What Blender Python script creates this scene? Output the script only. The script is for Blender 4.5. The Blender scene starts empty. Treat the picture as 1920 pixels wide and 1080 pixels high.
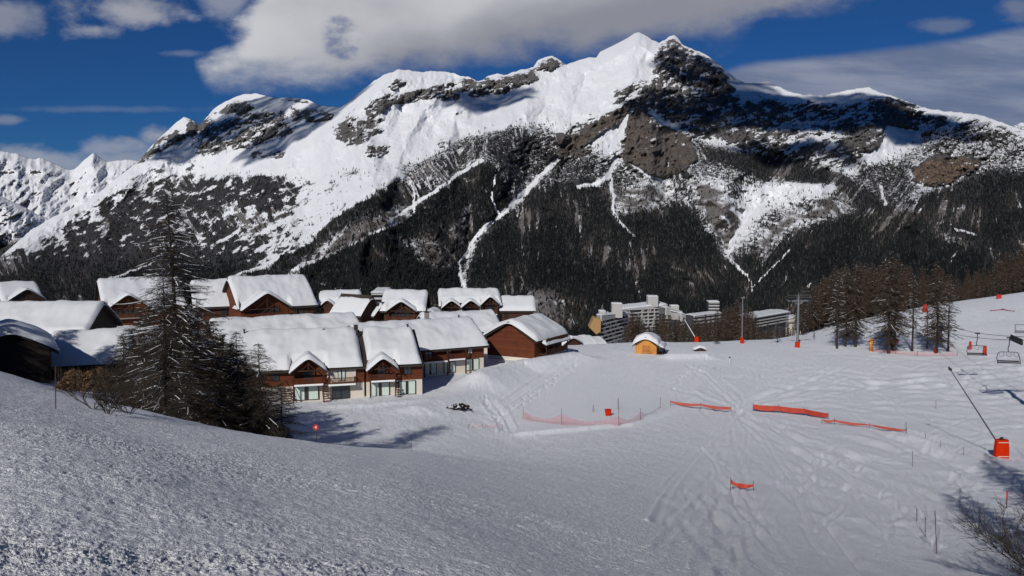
import bpy, math, random
import numpy as np
from mathutils import Vector, Matrix
random.seed(7)
SC = bpy.context.scene
COL = SC.collection

# ------------------------------------------------------------------ camera
F = 1507.0; PITCH = math.atan(105/1507.0)
cp, sp = math.cos(PITCH), math.sin(PITCH)
cam_d = bpy.data.cameras.new("camera"); cam = bpy.data.objects.new("camera", cam_d); COL.objects.link(cam)
cam_d.sensor_width = 36.0; cam_d.lens = 36.0*F/1920.0
cam_d.clip_start = 0.2; cam_d.clip_end = 60000
cam.location = (0, 0, 0); cam.rotation_euler = (math.pi/2-PITCH, 0, 0)
SC.camera = cam

def ray(px, py):
    """direction of a photograph point, scaled so that y = 1"""
    xc = (np.asarray(px, float)-960)/F; yc = (540-np.asarray(py, float))/F
    dy = cp + yc*sp; dz = -sp + yc*cp
    return xc/dy, dz/dy
def P(px, py, y):
    u, v = ray(px, py)
    return Vector((float(u)*y, y, float(v)*y))

# ------------------------------------------------------------------ sun, sky, exposure
SUN_EL = math.radians(31); SUN_AZ = math.atan2(-0.36, -0.933)
SDIR = Vector((math.sin(SUN_AZ)*math.cos(SUN_EL), math.cos(SUN_AZ)*math.cos(SUN_EL), math.sin(SUN_EL)))
sun_d = bpy.data.lights.new("sun", "SUN"); sun_d.energy = 4.95; sun_d.angle = math.radians(0.5); sun_d.color = (1, 0.965, 0.91)
sun = bpy.data.objects.new("sun", sun_d); COL.objects.link(sun)
sun.rotation_euler = SDIR.to_track_quat('Z', 'Y').to_euler()
SC.view_settings.view_transform = 'Standard'; SC.view_settings.look = 'None'
SC.view_settings.gamma = 1; SC.view_settings.exposure = -0.40
W = bpy.data.worlds.new("World"); SC.world = W; W.use_nodes = True
nt = W.node_tree; nt.nodes.clear()
class NB:
    """tiny node helper"""
    def __init__(s, tree): s.t = tree
    def n(s, typ, **kw):
        n = s.t.nodes.new(typ)
        for k, v in kw.items(): setattr(n, k, v)
        return n
    def put(s, sock, v):
        if hasattr(v, 'links'): s.t.links.new(v, sock)
        elif v is not None: sock.default_value = v
    def m(s, op, a, b=None, c=None, clamp=False):
        n = s.n('ShaderNodeMath', operation=op); n.use_clamp = clamp
        s.put(n.inputs[0], a); s.put(n.inputs[1], b); s.put(n.inputs[2], c); return n.outputs[0]
    def ss(s, x, a, b, o0=0.0, o1=1.0):
        n = s.n('ShaderNodeMapRange', interpolation_type='SMOOTHSTEP')
        s.put(n.inputs[0], x); s.put(n.inputs[1], a); s.put(n.inputs[2], b); s.put(n.inputs[3], o0); s.put(n.inputs[4], o1); return n.outputs[0]
    def mix(s, f, a, b, typ='RGBA', blend='MIX'):
        n = s.n('ShaderNodeMix', data_type=typ)
        if typ == 'RGBA': n.blend_type = blend
        i = {'RGBA': (6, 7, 2), 'FLOAT': (2, 3, 0)}[typ]
        s.put(n.inputs[0], f)
        for k, v in ((i[0], a), (i[1], b)):
            if isinstance(v, tuple) and len(v) == 3: v = v+(1,)
            s.put(n.inputs[k], v)
        return n.outputs[i[2]]
    def noise(s, vec, scale, detail=4, rough=0.5, dist=0.0, out=0, dim='3D'):
        n = s.n('ShaderNodeTexNoise', noise_dimensions=dim)
        s.put(n.inputs['Vector'], vec); n.inputs['Scale'].default_value = scale; n.inputs['Detail'].default_value = detail
        n.inputs['Roughness'].default_value = rough; n.inputs['Distortion'].default_value = dist
        return n.outputs[out]
    def comb(s, x, y, z=0.0):
        n = s.n('ShaderNodeCombineXYZ')
        for k, v in enumerate((x, y, z)): s.put(n.inputs[k], v)
        return n.outputs[0]
    def curve(s, x, pts, lo, hi, vlo, vhi):
        n = s.n('ShaderNodeFloatCurve')
        t = s.m('DIVIDE', s.m('SUBTRACT', x, lo), hi-lo, clamp=True)
        s.put(n.inputs['Value'], t)
        c = n.mapping.curves[0]
        pts = sorted(((p[0]-lo)/(hi-lo), (p[1]-vlo)/(vhi-vlo)) for p in pts)
        pts = [p for p in pts if -.001 <= p[0] <= 1.001]
        c.points[0].location = pts[0]; c.points[1].location = pts[-1]
        for p in pts[1:-1]: c.points.new(*p)
        for p in c.points: p.handle_type = 'AUTO_CLAMPED'
        n.mapping.use_clip = False; n.mapping.update()
        return s.m('ADD', s.m('MULTIPLY', n.outputs[0], vhi-vlo), vlo)
wb = NB(nt)
sky = wb.n('ShaderNodeTexSky', sky_type='NISHITA'); sky.sun_disc = False
sky.sun_elevation = SUN_EL; sky.sun_rotation = SUN_AZ
sky.altitude = 2000; sky.air_density = 1.0; sky.dust_density = 0.25; sky.ozone_density = 3.0
tc = wb.n('ShaderNodeTexCoord'); sep = wb.n('ShaderNodeSeparateXYZ'); nt.links.new(tc.outputs['Generated'], sep.inputs[0])
yy = wb.m('MAXIMUM', sep.outputs[1], 0.05)
U = wb.m('DIVIDE', sep.outputs[0], yy); V = wb.m('DIVIDE', sep.outputs[2], yy)
def uv(pts): return [tuple(float(c) for c in ray(x, y)) for x, y in pts]
lo, hi = -0.75, 0.75
UVv = wb.comb(U, wb.m('MULTIPLY', V, 1.7), 3.3)
n1 = wb.m('SUBTRACT', wb.noise(UVv, 7.0, 8, 0.55, 0.4), 0.5)
n2 = wb.m('SUBTRACT', wb.noise(UVv, 22.0, 6, 0.6), 0.5)
nn = wb.m('ADD', wb.m('MULTIPLY', n1, 0.065), wb.m('MULTIPLY', n2, 0.038))
# big cumulus bank overhead
lower = wb.curve(U, uv([(-160, -250), (330, -60), (352, 40), (372, 140), (400, 162), (520, 166), (640, 163), (720, 150), (850, 128), (960, 112), (1100, 104), (1240, 92), (1330, 82), (1420, 50), (1560, 18), (1680, -30), (1800, -90), (2080, -250)]), lo, hi, -0.1, 0.5)
upper = wb.curve(U, uv([(-160, 120), (300, 150), (380, 100), (420, 70), (460, 25), (500, -50), (560, -150), (700, -290), (2080, -300)]), lo, hi, -0.1, 0.5)
dB = wb.m('MULTIPLY', wb.ss(wb.m('ADD', wb.m('SUBTRACT', V, lower), nn), -0.008, 0.036), wb.ss(wb.m('ADD', wb.m('SUBTRACT', upper, V), wb.m('MULTIPLY', nn, 1.6)), -0.015, 0.035))
# high smooth band behind the peak, right
up2 = wb.curve(U, uv([(-160, 900), (1250, 400), (1330, 150), (1380, 122), (1500, 106), (1650, 88), (1780, 70), (1920, 44), (2080, 20)]), lo, hi, -0.4, 0.5)
dR = wb.m('MULTIPLY', wb.ss(wb.m('ADD', wb.m('SUBTRACT', up2, V), wb.m('MULTIPLY', nn, 0.12)), -0.001, 0.012), wb.ss(n1, -0.30, 0.05, 0.75, 0.97))
def ell(px, py, rx, ry, amp=1.0, nf=1.0):
    u0, v0 = ray(px, py); u0, v0 = float(u0), float(v0)
    dx = wb.m('DIVIDE', wb.m('SUBTRACT', U, u0), rx/F); dy = wb.m('DIVIDE', wb.m('SUBTRACT', V, v0), ry/F)
    d = wb.m('SQRT', wb.m('ADD', wb.m('MULTIPLY', dx, dx), wb.m('MULTIPLY', dy, dy)))
    d = wb.m('SUBTRACT', 1.0, wb.m('ADD', d, wb.m('MULTIPLY', nn, -34*nf)))
    return wb.m('MULTIPLY', wb.ss(d, -0.1, 0.75), amp)
ells = [(215, 15, 130, 45, .85), (180, 55, 60, 20, .7), (20, 25, 75, 40, .6), (15, 225, 45, 12, .45), (215, 275, 110, 28, .6), (300, 255, 60, 26, .75), (60, 300, 170, 40, .6), (240, 300, 120, 30, .7),
        (1770, 48, 60, 16, .4), (1905, 12, 50, 32, .5), (420, -10, 60, 40, .4), (1560, -60, 400, 30, .5), (340, 100, 70, 10, .2), (200, 205, 200, 9, .15)]
n3h = wb.noise(UVv, 26.0, 5, 0.6)
acc = None
for e in ells:
    d = ell(*e); acc = d if acc is None else wb.m('MAXIMUM', acc, d)
hole = wb.m('MULTIPLY', ell(642, 74, 34, 44, .6, 1.4), wb.ss(n3h, .38, .66))
dB = wb.m('MULTIPLY', dB, wb.m('SUBTRACT', 1.0, hole))
cum = wb.m('MAXIMUM', dB, acc)
# light and dark inside the clouds
n3 = wb.noise(UVv, 5.0, 7, 0.5)
hgt = wb.ss(wb.m('SUBTRACT', V, lower), 0.0, 0.09)
xw = wb.ss(U, -0.36, 0.30)
shade = wb.ss(wb.m('ADD', wb.m('ADD', wb.m('MULTIPLY', n3, 0.9), wb.m('MULTIPLY', hgt, 0.30)), wb.m('MULTIPLY', xw, -0.36)), 0.20, 0.80)
ccol = wb.mix(shade, (0.33, 0.345, 0.41), (0.74, 0.75, 0.79))
rcol = wb.mix(wb.ss(wb.noise(wb.comb(wb.m('ADD', U, wb.m('MULTIPLY', V, 2.0)), wb.m('MULTIPLY', V, 5.0), 2.0), 6, 7, 0.6), 0.35, 0.70), (0.18, 0.23, 0.37), (0.33, 0.37, 0.49))
skc = wb.mix(1.0, sky.outputs[0], (0.0079, 0.026, 0.050), blend='MULTIPLY')
veil = wb.m('MULTIPLY', wb.noise(wb.comb(U, wb.m('MULTIPLY', V, 5.0), 1.0), 3.0, 6, 0.6), 0.035)
skc = wb.mix(veil, skc, (0.30, 0.38, 0.55))
front = wb.ss(sep.outputs[1], 0.05, 0.3)
c1 = wb.mix(wb.m('MULTIPLY', dR, front), skc, rcol)
c2 = wb.mix(wb.m('MULTIPLY', cum, front), c1, ccol)
bg = wb.n('ShaderNodeBackground'); out = wb.n('ShaderNodeOutputWorld')
nt.links.new(c2, bg.inputs[0]); bg.inputs[1].default_value = 1.0
nt.links.new(bg.outputs[0], out.inputs[0])
W.cycles.sampling_method = 'MANUAL'; W.cycles.sample_map_resolution = 512

# ------------------------------------------------------------------ noise
def _hash(ix, iy, seed):
    h = (ix.astype(np.int64)*374761393 + iy.astype(np.int64)*668265263 + seed*1442695041) & 0xFFFFFFFF
    h = ((h ^ (h >> 13))*1274126177) & 0xFFFFFFFF
    return ((h ^ (h >> 16)) & 0xFFFF).astype(np.float32)*(2*math.pi/65536)
def perlin(x, y, seed=0):
    x = np.asarray(x, np.float32); y = np.asarray(y, np.float32)
    x0 = np.floor(x); y0 = np.floor(y); fx = x-x0; fy = y-y0
    ux = fx*fx*fx*(fx*(fx*6-15)+10); uy = fy*fy*fy*(fy*(fy*6-15)+10)
    r = 0
    for dx in (0, 1):
        for dy in (0, 1):
            a = _hash(x0+dx, y0+dy, seed)
            g = np.cos(a)*(fx-dx) + np.sin(a)*(fy-dy)
            r = r + g*(ux if dx else 1-ux)*(uy if dy else 1-uy)
    return r*1.4
def fbm(x, y, oct=5, seed=0, gain=0.5, lac=2.03, ridged=False):
    r = 0; a = 1; t = 0
    for k in range(oct):
        p = perlin(x*lac**k + 17.3*k, y*lac**k - 9.1*k, seed+k*31)
        if ridged: p = 1-2*np.abs(p)
        r = r + a*p; t += a; a *= gain
    return r/t
def sst(x, a, b):
    t = np.clip((np.asarray(x, float)-a)/(b-a), 0, 1); return t*t*(3-2*t)
def seg_dist(X, Y, pts, closed=False):
    """distance to a polyline and the position along it (0..1)"""
    best = np.full(X.shape, 1e9); par = np.zeros(X.shape)
    n = len(pts); m = n if closed else n-1
    for i in range(m):
        x0, y0 = pts[i][:2]; x1, y1 = pts[(i+1) % n][:2]
        dx, dy = x1-x0, y1-y0; L = dx*dx+dy*dy+1e-9
        t = np.clip(((X-x0)*dx+(Y-y0)*dy)/L, 0, 1)
        d = np.hypot(X-x0-t*dx, Y-y0-t*dy)
        k = d < best; best = np.where(k, d, best); par = np.where(k, (i+t)/m, par)
    return best, par
def poly_sd(X, Y, pts):
    """signed distance, positive inside"""
    d, _ = seg_dist(X, Y, pts, True)
    ins = np.zeros(X.shape, bool); n = len(pts)
    for i in range(n):
        x0, y0 = pts[i]; x1, y1 = pts[(i+1) % n]
        if y0 == y1: continue
        c = ((y0 > Y) != (y1 > Y)) & (X < (x1-x0)*(Y-y0)/(y1-y0)+x0)
        ins ^= c
    return np.where(ins, d, -d)

# ------------------------------------------------------------------ mesh + object helpers
def grid_mesh(name, X, Y, Z, mat=None, attrs=None, smooth=True, parent=None):
    r, c = X.shape
    me = bpy.data.meshes.new(name); n = r*c
    me.vertices.add(n); co = np.stack([X, Y, Z], -1).reshape(-1).astype(np.float32); me.vertices.foreach_set('co', co)
    idx = np.arange(n).reshape(r, c)
    q = np.stack([idx[:-1, :-1], idx[:-1, 1:], idx[1:, 1:], idx[1:, :-1]], -1).reshape(-1, 4)
    me.loops.add(q.size); me.loops.foreach_set('vertex_index', q.reshape(-1).astype(np.int32))
    me.polygons.add(len(q)); me.polygons.foreach_set('loop_start', np.arange(0, q.size, 4, dtype=np.int32))
    me.polygons.foreach_set('use_smooth', np.full(len(q), smooth))
    me.update(calc_edges=True)
    for k, a in (attrs or {}).items():
        if a.ndim == 2:
            at = me.attributes.new(k, 'FLOAT', 'POINT'); at.data.foreach_set('value', a.reshape(-1).astype(np.float32))
        else:
            at = me.attributes.new(k, 'FLOAT_COLOR', 'POINT'); at.data.foreach_set('color', a.reshape(-1).astype(np.float32))
    return link(name, me, mat, parent)
def tri_mesh(name, co, faces, mat=None, parent=None, smooth=False, attr=None, nv=3):
    me = bpy.data.meshes.new(name); co = np.asarray(co, np.float32); faces = np.asarray(faces, np.int32)
    me.vertices.add(len(co)); me.vertices.foreach_set('co', co.reshape(-1))
    me.loops.add(faces.size); me.loops.foreach_set('vertex_index', faces.reshape(-1))
    me.polygons.add(len(faces)); me.polygons.foreach_set('loop_start', np.arange(0, faces.size, nv, dtype=np.int32))
    me.polygons.foreach_set('use_smooth', np.full(len(faces), smooth))
    me.update(calc_edges=True)
    for k, a in (attr or {}).items():
        at = me.attributes.new(k, 'FLOAT', 'POINT'); at.data.foreach_set('value', np.asarray(a, np.float32))
    return link(name, me, mat, parent)
def link(name, me, mat=None, parent=None):
    o = bpy.data.objects.new(name, me); COL.objects.link(o)
    if mat:
        for mm in (mat if isinstance(mat, (list, tuple)) else [mat]): me.materials.append(mm)
    if parent: o.parent = parent
    return o
def tag(o, label=None, cat=None, group=None, kind=None):
    if label: o['label'] = label
    if cat: o['category'] = cat
    if group: o['group'] = group
    if kind: o['kind'] = kind
    return o
def empty(name, loc, rz=0.0, label=None, cat=None, group=None):
    o = bpy.data.objects.new(name, None); COL.objects.link(o); o.empty_display_size = 0.5
    o.location = loc; o.rotation_euler = (0, 0, rz)
    return tag(o, label, cat, group)
def copy_tree(o, parent=None):
    c = o.copy(); COL.objects.link(c); c.parent = parent
    if parent: c.matrix_parent_inverse = o.matrix_parent_inverse.copy()
    for ch in list(o.children): copy_tree(ch, c)
    return c

# ------------------------------------------------------------------ materials
def new_mat(name):
    m = bpy.data.materials.new(name); m.use_nodes = True; m.node_tree.nodes.clear()
    b = NB(m.node_tree); o = b.n('ShaderNodeOutputMaterial'); p = b.n('ShaderNodeBsdfPrincipled')
    m.node_tree.links.new(p.outputs[0], o.inputs[0]); return m, b, p, o
def simple(name, col, rough=0.6, metal=0.0, var=0.15, scale=3.0, bump=0.0, spec=0.3):
    m, b, p, o = new_mat(name); g = b.n('ShaderNodeTexCoord').outputs['Object']
    nz = b.noise(g, scale, 6, 0.6)
    b.put(p.inputs['Base Color'], b.mix(nz, tuple(c*(1-var) for c in col), tuple(min(1, c*(1+var)) for c in col)))
    p.inputs['Roughness'].default_value = rough; p.inputs['Metallic'].default_value = metal
    p.inputs['Specular IOR Level'].default_value = spec
    if bump:
        bn = b.n('ShaderNodeBump'); bn.inputs['Strength'].default_value = bump; bn.inputs['Distance'].default_value = 0.05
        b.put(bn.inputs['Height'], nz); b.put(p.inputs['Normal'], bn.outputs[0])
    return m
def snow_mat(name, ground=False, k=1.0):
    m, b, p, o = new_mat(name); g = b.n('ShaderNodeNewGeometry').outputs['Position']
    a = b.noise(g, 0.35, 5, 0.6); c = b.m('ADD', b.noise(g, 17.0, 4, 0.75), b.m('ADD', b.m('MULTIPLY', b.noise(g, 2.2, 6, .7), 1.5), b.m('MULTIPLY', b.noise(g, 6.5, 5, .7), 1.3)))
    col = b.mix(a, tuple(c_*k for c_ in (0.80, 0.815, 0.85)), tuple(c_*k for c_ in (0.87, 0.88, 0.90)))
    if ground:
        col = b.mix(b.ss(b.noise(g, 22.0, 3, 0.65), 0.40, 0.60, 0.0, 0.30), col, (0.50, 0.53, 0.60))
    b.put(p.inputs['Base Color'], col); p.inputs['Roughness'].default_value = 0.55; p.inputs['Specular IOR Level'].default_value = 0.25
    bn = b.n('ShaderNodeBump'); bn.inputs['Strength'].default_value = .9 if ground else 0.25; bn.inputs['Distance'].default_value = 0.10 if ground else .1
    b.put(bn.inputs['Height'], c if ground else b.noise(g, 2.0, 4, 0.5)); b.put(p.inputs['Normal'], bn.outputs[0])
    return m
M = {}
M['snow'] = snow_mat('snow', True)
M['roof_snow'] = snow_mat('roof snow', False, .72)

# ------------------------------------------------------------------ snow ground
# control points: photograph x, photograph y, distance
CT = [(-300, 1080, 6), (-300, 640, 60), (-300, 690, 30),
 (0, 1080, 6), (0, 900, 9.5), (0, 800, 16), (0, 750, 30), (0, 722, 45), (0, 706, 60), (0, 700, 80), (0, 705, 100), (0, 660, 130), (0, 590, 185), (0, 590, 230),
 (259, 1080, 6.5), (259, 900, 11), (259, 830, 20), (259, 787, 34), (259, 770, 44), (259, 772, 56), (259, 790, 70), (259, 745, 100), (259, 700, 130), (259, 608, 190), (259, 608, 230),
 (537, 1080, 7), (537, 940, 12.5), (537, 865, 23), (537, 827, 38), (537, 822, 46), (537, 838, 60), (537, 842, 80), (537, 785, 100), (537, 760, 113), (537, 745, 122), (537, 700, 140), (537, 610, 195), (537, 610, 230),
 (760, 1080, 8), (760, 960, 13.5), (760, 890, 26), (760, 852, 44), (760, 846, 56), (760, 852, 72), (760, 840, 85), (760, 790, 100), (760, 757, 114), (760, 720, 132), (760, 640, 180), (760, 620, 230),
 (960, 1080, 9), (960, 1000, 15), (960, 930, 28), (960, 890, 45), (960, 866, 65), (960, 845, 85), (960, 815, 98), (960, 760, 116), (960, 700, 142), (960, 660, 168), (960, 645, 192), (960, 655, 230),
 (1200, 1080, 13), (1200, 1000, 24), (1200, 930, 42), (1200, 880, 62), (1200, 835, 82), (1200, 780, 106), (1200, 720, 132), (1200, 664, 162), (1200, 641, 192), (1200, 648, 225),
 (1400, 1080, 18), (1400, 1000, 34), (1400, 920, 56), (1400, 860, 76), (1400, 800, 98), (1400, 740, 124), (1400, 690, 150), (1400, 650, 178), (1400, 638, 200), (1400, 645, 230),
 (1600, 1080, 25), (1600, 1000, 41), (1600, 920, 60), (1600, 860, 78), (1600, 790, 102), (1600, 730, 130), (1600, 670, 165), (1600, 635, 195), (1600, 606, 228), (1600, 604, 260),
 (1760, 1040, 38), (1760, 960, 53), (1760, 880, 73), (1760, 800, 98), (1760, 730, 128), (1760, 670, 163), (1760, 620, 198), (1760, 575, 240), (1760, 572, 275),
 (1920, 1070, 33), (1920, 1000, 44), (1920, 920, 62), (1920, 850, 84), (1920, 770, 108), (1920, 700, 138), (1920, 640, 172), (1920, 580, 218), (1920, 550, 255), (1920, 550, 290),
 (2250, 1000, 40), (2250, 800, 90), (2250, 640, 160), (2250, 520, 250),
 # beyond the shelf
 (-300, 640, 330), (0, 660, 330), (259, 665, 330), (537, 665, 330), (760, 665, 330), (960, 668, 330), (1200, 660, 300), (1400, 655, 320), (1600, 628, 330), (1920, 560, 330), (2250, 520, 340),
 (-300, 660, 640), (0, 690, 640), (537, 690, 640), (960, 670, 640), (1200, 656, 600), (1400, 650, 600), (1600, 650, 600), (1920, 600, 600),
 (0, 720, 1500), (537, 720, 1500), (960, 690, 1500), (1400, 680, 1500), (1920, 650, 1500),
 (0, 740, 3000), (960, 720, 3000), (1920, 700, 3000)]
CT = np.array(CT, float)
KX, KY = 1/330.0, 1.55
def _tp(r2): return 0.5*r2*np.log(r2+1e-12)
_cx = CT[:, 0]*KX; _cy = np.log(CT[:, 2])*KY
_n = len(CT); A = np.zeros((_n+3, _n+3))
A[:_n, :_n] = _tp((_cx[:, None]-_cx)**2+(_cy[:, None]-_cy)**2) + np.eye(_n)*2e-3
A[:_n, _n] = 1; A[:_n, _n+1] = _cx; A[:_n, _n+2] = _cy; A[_n:, :_n] = A[:_n, _n:].T
_w = np.linalg.solve(A, np.concatenate([CT[:, 1], [0, 0, 0]]))
def py_at(px, y):
    cx = np.asarray(px, float)*KX; cy = np.log(np.maximum(y, 5.0))*KY
    r = _w[_n]+_w[_n+1]*cx+_w[_n+2]*cy
    for i in range(_n): r = r+_w[i]*_tp((cx-_cx[i])**2+(cy-_cy[i])**2)
    return r
BANKS = [  # ploughed snow banks: photograph points, distance, height, width
 ([(790, 775, 108), (860, 748, 118), (905, 715, 134)], 0.9, 3.0),
 ([(905, 722, 130), (960, 690, 144), (1010, 688, 148), (1075, 672, 156)], 1.7, 4.0),
 ([(630, 768, 112.5), (700, 762, 113), (790, 752, 116)], 0.35, 1.5),
 ([(980, 806, 98), (1080, 808, 98), (1180, 806, 99), (1250, 775, 108), (1300, 740, 120), (1330, 690, 148)], 0.35, 1.1),
 ([(1260, 668, 158), (1320, 664, 160)], 0.9, 2.2)]
def macro(x, y):
    yq = np.maximum(y, 5.0)
    # photograph x of the column (through the camera's pitch, approximately constant along the column)
    u = x/np.maximum(y, 1e-3)
    px = 960+u*F*1.0
    py = py_at(np.clip(px, -700, 2600), yq)
    _, v = ray(px, py)
    z = v*yq
    z = np.where(y < 6, -1.8+(z+1.8)*np.clip((y-0.0)/6.0, 0, 1), z)
    return z
def bank_z(x, y):
    z = 0
    for pts, h, w in BANKS:
        pl = [(float(ray(a, b)[0])*d, d) for a, b, d in pts]
        dd, _ = seg_dist(x, y, pl); z = z+h*np.exp(-(dd/w)**2)
    return z
# tracks cut by skis, cat and boots, as photograph polylines with a depth (m) and width (m)
TR = []
rt = random.Random(3)
for k in range(30):      # fan through the gap between the nets
    x1 = rt.uniform(1180, 1960); y1 = rt.uniform(900, 1075)
    xm = 1392+rt.uniform(-14, 14); xa = 1390+rt.uniform(-200, 330); ya = rt.uniform(660, 720)
    cx = xm+(x1-xm)*0.25+rt.uniform(-40, 40)
    TR.append(([(xa, ya), ((xa+xm)/2+rt.uniform(-30, 30), (ya+772)/2), (xm, 772), (cx, 820+rt.uniform(-10, 20)), ((cx+x1)/2+rt.uniform(-25, 25), (830+y1)/2), (x1, y1)], rt.uniform(.03, .085), rt.uniform(.15, .32)))
for k in range(70):
    x0 = rt.uniform(1150, 1950); y0 = rt.uniform(680, 1000); a_ = rt.uniform(-.5, .5)+.35; L_ = rt.uniform(60, 240); w_ = rt.uniform(-18, 18)
    TR.append(([(x0, y0), (x0+L_*.33, y0+L_*.33*a_*.6+w_), (x0+L_*.66, y0+L_*.66*a_*.6-w_), (x0+L_, y0+L_*a_*.6)], rt.uniform(.035, .08), rt.uniform(.12, .26)))
for k in range(55):
    x0 = rt.uniform(1270, 1780); y0 = rt.uniform(830, 980); s = rt.choice((-1, 1, 1, 1)); L_ = rt.uniform(60, 160); c_ = rt.uniform(-14, 14)
    TR.append(([(x0, y0), (x0+s*L_*.3+c_, y0+L_*.3), (x0+s*L_*.45-c_, y0+L_*.6), (x0+s*L_*.8, y0+L_*.95)], rt.uniform(.04, .08), rt.uniform(.10, .2)))
for k in range(34):      # cross traffic on the piste to the right
    x0 = rt.uniform(1420, 1700); y0 = rt.uniform(640, 760)
    TR.append(([(x0, y0), (x0+120, y0+rt.uniform(-12, 16)), (x0+260, y0+rt.uniform(-20, 40)), (x0+480, y0+rt.uniform(-30, 90))], .07, .25))
for k in range(22):
    x0 = rt.uniform(1560, 1700); y0 = rt.uniform(800, 850); s = rt.uniform(.2, .45)
    TR.append(([(x0, y0), (x0+100, y0+100*s), (x0+220, y0+240*s), (x0+380, y0+380*s)], .06, .25))
for a in (0, 6, 14):     # groomer tracks
    TR.append(([(1640+a, 800+a), (1740+a, 838+a*.9), (1840, 876+a), (1960, 905+a)], .12, .5))
for s in (0, 9, 17):
    TR.append(([(905+s, 752), (930+s, 780), (945+s, 812)], .15, .35))
    TR.append(([(880, 792-s), (935, 778-s), (985, 745-s), (1040, 712-s), (1080, 690-s*.5)], .15, .3))
def ground_arrays(px, y):
    py = py_at(px, y); _, v = ray(px, py); u = (px-960)/F   # column = constant x/y
    z = v*y; x = u*y
    z = np.where(y < 6, -1.8+(z+1.8)*np.clip(y/6.0, 0, 1), z)
    return x, z
def GZ(x, y):
    """height of the snow at a world point (without the small texture)"""
    x = np.asarray(x, float); y = np.asarray(y, float)
    px = 960+x/y*F
    py = py_at(px, y); _, v = ray(px, py); z = v*y
    return z+bank_z(x, y)
def GP(px, y):
    x = (px-960)/F*y
    return Vector((x, y, float(GZ(x, y))))
def ground_hit(px, py, near=12, far=320, _=0):
    """where the ray of a photograph point meets the snow"""
    ys = np.linspace(near, far, 3000); u, v = ray(px, py)
    z = GZ(float(u)*ys, ys); h = v*ys-z
    k = np.where(h < 0)[0]
    yq = ys[k[0]] if len(k) else far
    return Vector((float(u)*yq, yq, float(GZ(float(u)*yq, yq))))
cols = np.concatenate([np.linspace(-900, -60, 60), np.linspace(-50, 1970, 1080), np.linspace(1980, 2850, 60)])
rows = np.exp(np.concatenate([np.linspace(math.log(1.2), math.log(5.8), 40), np.linspace(math.log(5.85), math.log(300), 1150), np.linspace(math.log(303), math.log(3400), 70)]))
PX, YY = np.meshgrid(cols, rows)
GX, GZg = ground_arrays(np.clip(PX, -500, 2500), YY); GX = (PX-960)/F*YY
GZg = GZg+bank_z(GX, YY)
near = np.exp(-(YY/70.0)**2)
# crumbly snow close by, softer wind and traffic relief further off
br = fbm(GX*0.12+3, YY*0.12, 4, 5)
crumb = fbm(GX*6.0, YY*4.5, 4, 11, gain=0.62)
band_a = GX*.93+YY*.36; band_b = -GX*.36+YY*.93
bands = fbm(band_a*.10, band_b*.75+2*perlin(GX*.15, YY*.1, 3), 4, 28, gain=.55)
lump = fbm(GX*14, YY*10.0, 3, 21, gain=0.65)
GZg = GZg + near*(0.042*crumb*(0.6+0.9*np.clip(br+.3, 0, 1)) + 0.055*np.clip(lump, -.2, 1)*(0.15+np.clip(br*2.2+bands*1.5+.45, 0, 1.8))*np.exp(-(YY/40.0)**2) + 0.075*bands*sst(YY, 4, 10) + 0.022*fbm(GX*.9+YY*.5, YY*.35, 3, 27, ridged=True))
stp = fbm(GX*0.55+YY*0.25, YY*0.22-GX*0.1, 4, 33)
far = 1-near
churn = fbm(GX*.9, YY*.7, 4, 47, gain=.65)*np.clip(fbm(GX*.05, YY*.05, 2, 48)*2+.6, 0, 1.4)
calm = np.clip(poly_sd(PX, py_at(np.clip(PX, -500, 2500), YY), [(985, 800), (1000, 740), (1110, 672), (1300, 668), (1290, 735), (1230, 770), (1150, 775)])/12+0.5, 0, 1)
GZg = GZg + stp*(0.05+0.05*far)*(1-0.8*calm)*sst(YY, 5, 20) + 0.25*fbm(GX*.05, YY*.05, 3, 8)*sst(YY, 8, 60)*(1-.7*calm)*(YY < 400)
GZg = GZg + far*(1-calm)*(0.085*churn*(YY < 320))
GZg = GZg + far*(1-calm)*0.05*fbm(GX*1.6, YY*0.9, 3, 44, ridged=True)*(YY < 320)
PYg = py_at(np.clip(PX, -500, 2500), YY)
for pts, dep, wid in TR:
    pl = []
    for i in range(len(pts)-1):       # smooth the polyline
        p0 = pts[max(i-1, 0)]; p1 = pts[i]; p2 = pts[i+1]; p3 = pts[min(i+2, len(pts)-1)]
        for t in np.linspace(0, 1, 7)[:-1]:
            pl.append(tuple(0.5*((2*p1[k])+(-p0[k]+p2[k])*t+(2*p0[k]-5*p1[k]+4*p2[k]-p3[k])*t*t+(-p0[k]+3*p1[k]-3*p2[k]+p3[k])*t**3) for k in (0, 1)))
    pl.append(pts[-1])
    xs = [p[0] for p in pl]; ys = [p[1] for p in pl]
    sel = (PX > min(xs)-12) & (PX < max(xs)+12) & (PYg > min(ys)-10) & (PYg < max(ys)+10) & (YY > 9) & (YY < 290)
    if pts[0][1] < 845: sel &= (YY > 30) & ((PX > 850) | (YY > 88))
    if not sel.any(): continue
    d, pr_ = seg_dist(PX[sel], PYg[sel], pl); tp = np.clip(pr_*9, 0, 1)*np.clip((1-pr_)*9, 0, 1)
    dm = d/F*YY[sel]          # metres across
    w = np.maximum(wid, YY[sel]*0.0016)
    q = dm/w
    GZg[sel] += tp*dep*(-np.exp(-q*q)+0.7*np.exp(-((q-1.7)/0.7)**2))*(1-.6*calm[sel])
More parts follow.
